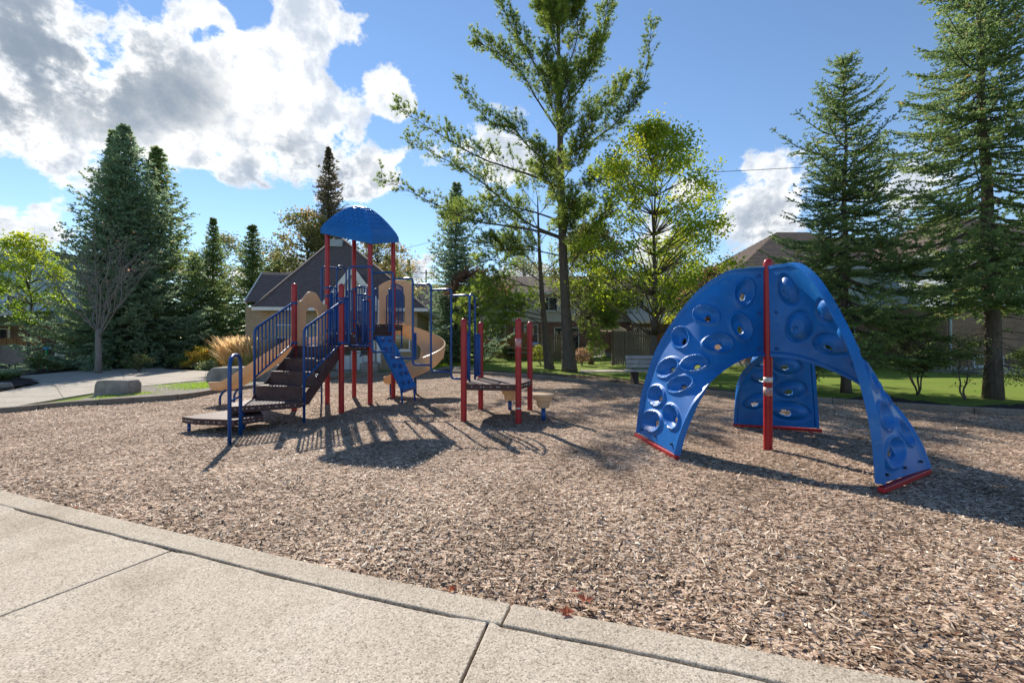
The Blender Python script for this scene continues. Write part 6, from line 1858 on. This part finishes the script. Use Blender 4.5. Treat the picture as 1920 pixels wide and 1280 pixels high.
def blades_plant(name, label, x, y, H, R, n, m, seed, width=.012, tint=(.2, .8), droop=.6, plume=False, cat='plant', group=None):
    rg = np.random.default_rng(seed); z = float(gz(x, y)) - .02
    az = rg.uniform(0, 6.283, n); r0 = np.abs(rg.normal(0, R * .22, n)); L_ = H * rg.uniform(.55, 1.08, n); ln = rg.uniform(.1, 1, n) * R
    b0 = np.stack([np.cos(az) * r0, np.sin(az) * r0, np.zeros(n)], -1)
    dirv = np.stack([np.cos(az), np.sin(az), np.zeros(n)], -1)
    pts = [b0]
    for s_ in (.4, .75, 1.0): pts.append(b0 + dirv * (ln * s_ ** 1.7)[:, None] + np.stack([np.zeros(n), np.zeros(n), L_ * (s_ - droop * .35 * s_ ** 3)], -1))
    sd = np.stack([-np.sin(az), np.cos(az), np.zeros(n)], -1)
    V = []; wds = (.8, 1, .8, .15) if not plume else (.6, .6, 1.6, .4)
    for p, w in zip(pts, wds): V += [p - sd * width * w, p + sd * width * w]
    V = np.stack(V, 1)
    o = (np.arange(n) * 8)[:, None]
    Fc = np.concatenate([o + np.array([2 * k, 2 * k + 1, 2 * k + 3, 2 * k + 2]) for k in range(3)], 1).reshape(-1, 4)
    tz = np.array([0, 0, .35, .35, .8, .8, 1, 1])
    tn = tint[0] + (tint[1] - tint[0]) * tz[None] + rg.normal(0, .1, (n, 1))
    ob = link(name, mesh_np(name, V.reshape(-1, 3), Fc, MAT[m], np.clip(tn, 0, 1).ravel()), None, (x, y, z))
    return tag(ob, label, cat, group)


blades_plant('ornamental_grass', 'tall tan plumed grass clump at the left of the flower bed', -12.75, 19.7, 2.05, 1.0, 800, 'dry_grass', 90, .015, (.1, 1.0), .5, True, 'grass clump')
blades_plant('ornamental_grass', 'tall tan plumed grass clump nearest the stair railing', -11.75, 19.3, 1.95, 1.0, 800, 'dry_grass', 91, .015, (.0, .9), .5, True, 'grass clump')
blades_plant('ornamental_grass', 'tan plumed grass clump behind the other two', -12.6, 20.6, 2.15, .95, 600, 'dry_grass', 92, .015, (.2, 1.0), .5, True, 'grass clump')
blades_plant('ornamental_grass', 'green grass clump hidden low behind the stair railing', -11.3, 18.6, 1.25, .85, 600, 'dry_grass', 93, .014, (.0, .3), .6, False, 'grass clump')
yl = ['orange tipped yellow clump at the front left of the flower bed', 'bright yellow clump at the middle of the flower bed', 'yellow clump beside the tan grasses', 'yellow green clump at the back of the flower bed', 'low green clump at the left tip of the flower bed', 'green and white leaved clump at the bed edge', 'orange clump beside the long grey boulder']
for k, (px, py, H, R, m, t0) in enumerate(((372, 691, 1.15, .85, 'yellow_plant', .72), (398, 687, 1.15, 1.0, 'yellow_plant', .42), (428, 690, 1.05, .9, 'yellow_plant', .48), (362, 684, 1.1, 1.2, 'yellow_plant', .18), (338, 689, .6, .8, 'hosta', .5), (395, 693.2, .38, .7, 'hosta', .65), (418, 692.5, .6, .55, 'yellow_plant', .8))):
    x, y = G(px, py)
    shrub(yl[k], x, y, H, R, m, 100 + k, 40, 42, .085, 5, t0, z0=.08, clump_r=.22, name='flower_clump', cat='plant')
hl = ['striped hosta clump at the far left edge of the path', 'hosta clump beside the one at the far left edge', 'fern like clump under the bare tree, left of its trunk', 'broad leaved clump under the bare tree, right of its trunk', 'light green clump at the mulch edge under the pointed spruce', 'tall thin stalk plant on the mulch under the big spruce', 'low leafy clump near the flower bed corner']
for k, (px, py, H, R, n, m, tt) in enumerate(((-4, 716, .75, .8, 240, 'hosta', (.2, 1)), (22, 709, .65, .6, 180, 'hosta', (.1, .9)), (150, 688, .6, .6, 150, 'hosta', (.1, .6)), (205, 686, .65, .7, 180, 'hosta', (.1, .5)), (245, 683, .9, .8, 200, 'hosta', (.1, .7)), (108, 694, .75, .35, 60, 'dry_grass', (.1, .6)), (290, 681, .8, .9, 200, 'hosta', (.1, .7)))):
    x, y = G(px, py)
    blades_plant('leafy_plant', hl[k], x, y, H, R, n, m, 120 + k, .035 if m == 'hosta' else .015, tt, 1.1, False, 'plant')
# browned leaf litter blown over the chips and the path
rg = np.random.default_rng(77); n = 260
d_ = np.exp(rg.uniform(np.log(1.6), np.log(15), n)); xs_ = rg.uniform(-1.25, 1.25, n) * d_
k_ = inside(bed_poly, xs_, d_)
xs_, d_ = xs_[k_], d_[k_]
Cn = np.stack([xs_, d_, np.where(inside(bed_poly, xs_, d_), hz(xs_, d_) + .024, .034)], -1)
V, Fc, tn = leaf_quads(Cn, .034, rg, rg.uniform(.1, 1, len(xs_)), up=2.5, ratio=.7)
link('leaf_litter', mesh_np('leaf_litter', V, Fc, MAT['russet'], tn), kind='stuff')
# clamps where rails meet the posts
for i, j, zs_c in ((0, -1, (2.33, 1.47)), (1, -1, (2.33, 1.47, 2.4)), (0, 0, (2.6, 1.5, 2.8, 1.76)), (1, 0, (2.55, 1.5, 1.78)), (0, 1, (2.9, 1.8, 2.06)), (1, 1, (2.95, 1.8, 2.05))):
    for z_c in zs_c:
        mb = MB(); p = g(i, j); mb.lathe([(.058, z_c - .028), (.065, z_c - .026), (.065, z_c + .026), (.058, z_c + .028)], (p.x, p.y, 0), 18)
        mb.box((p.x + .02, p.y - .07, z_c), (.03, .03, .035)); mb.build('clamp', BS, play)
print('TRIS', sum(len(o.data.loops) - 2 * len(o.data.polygons) for o in bpy.data.objects if o.type == 'MESH'))
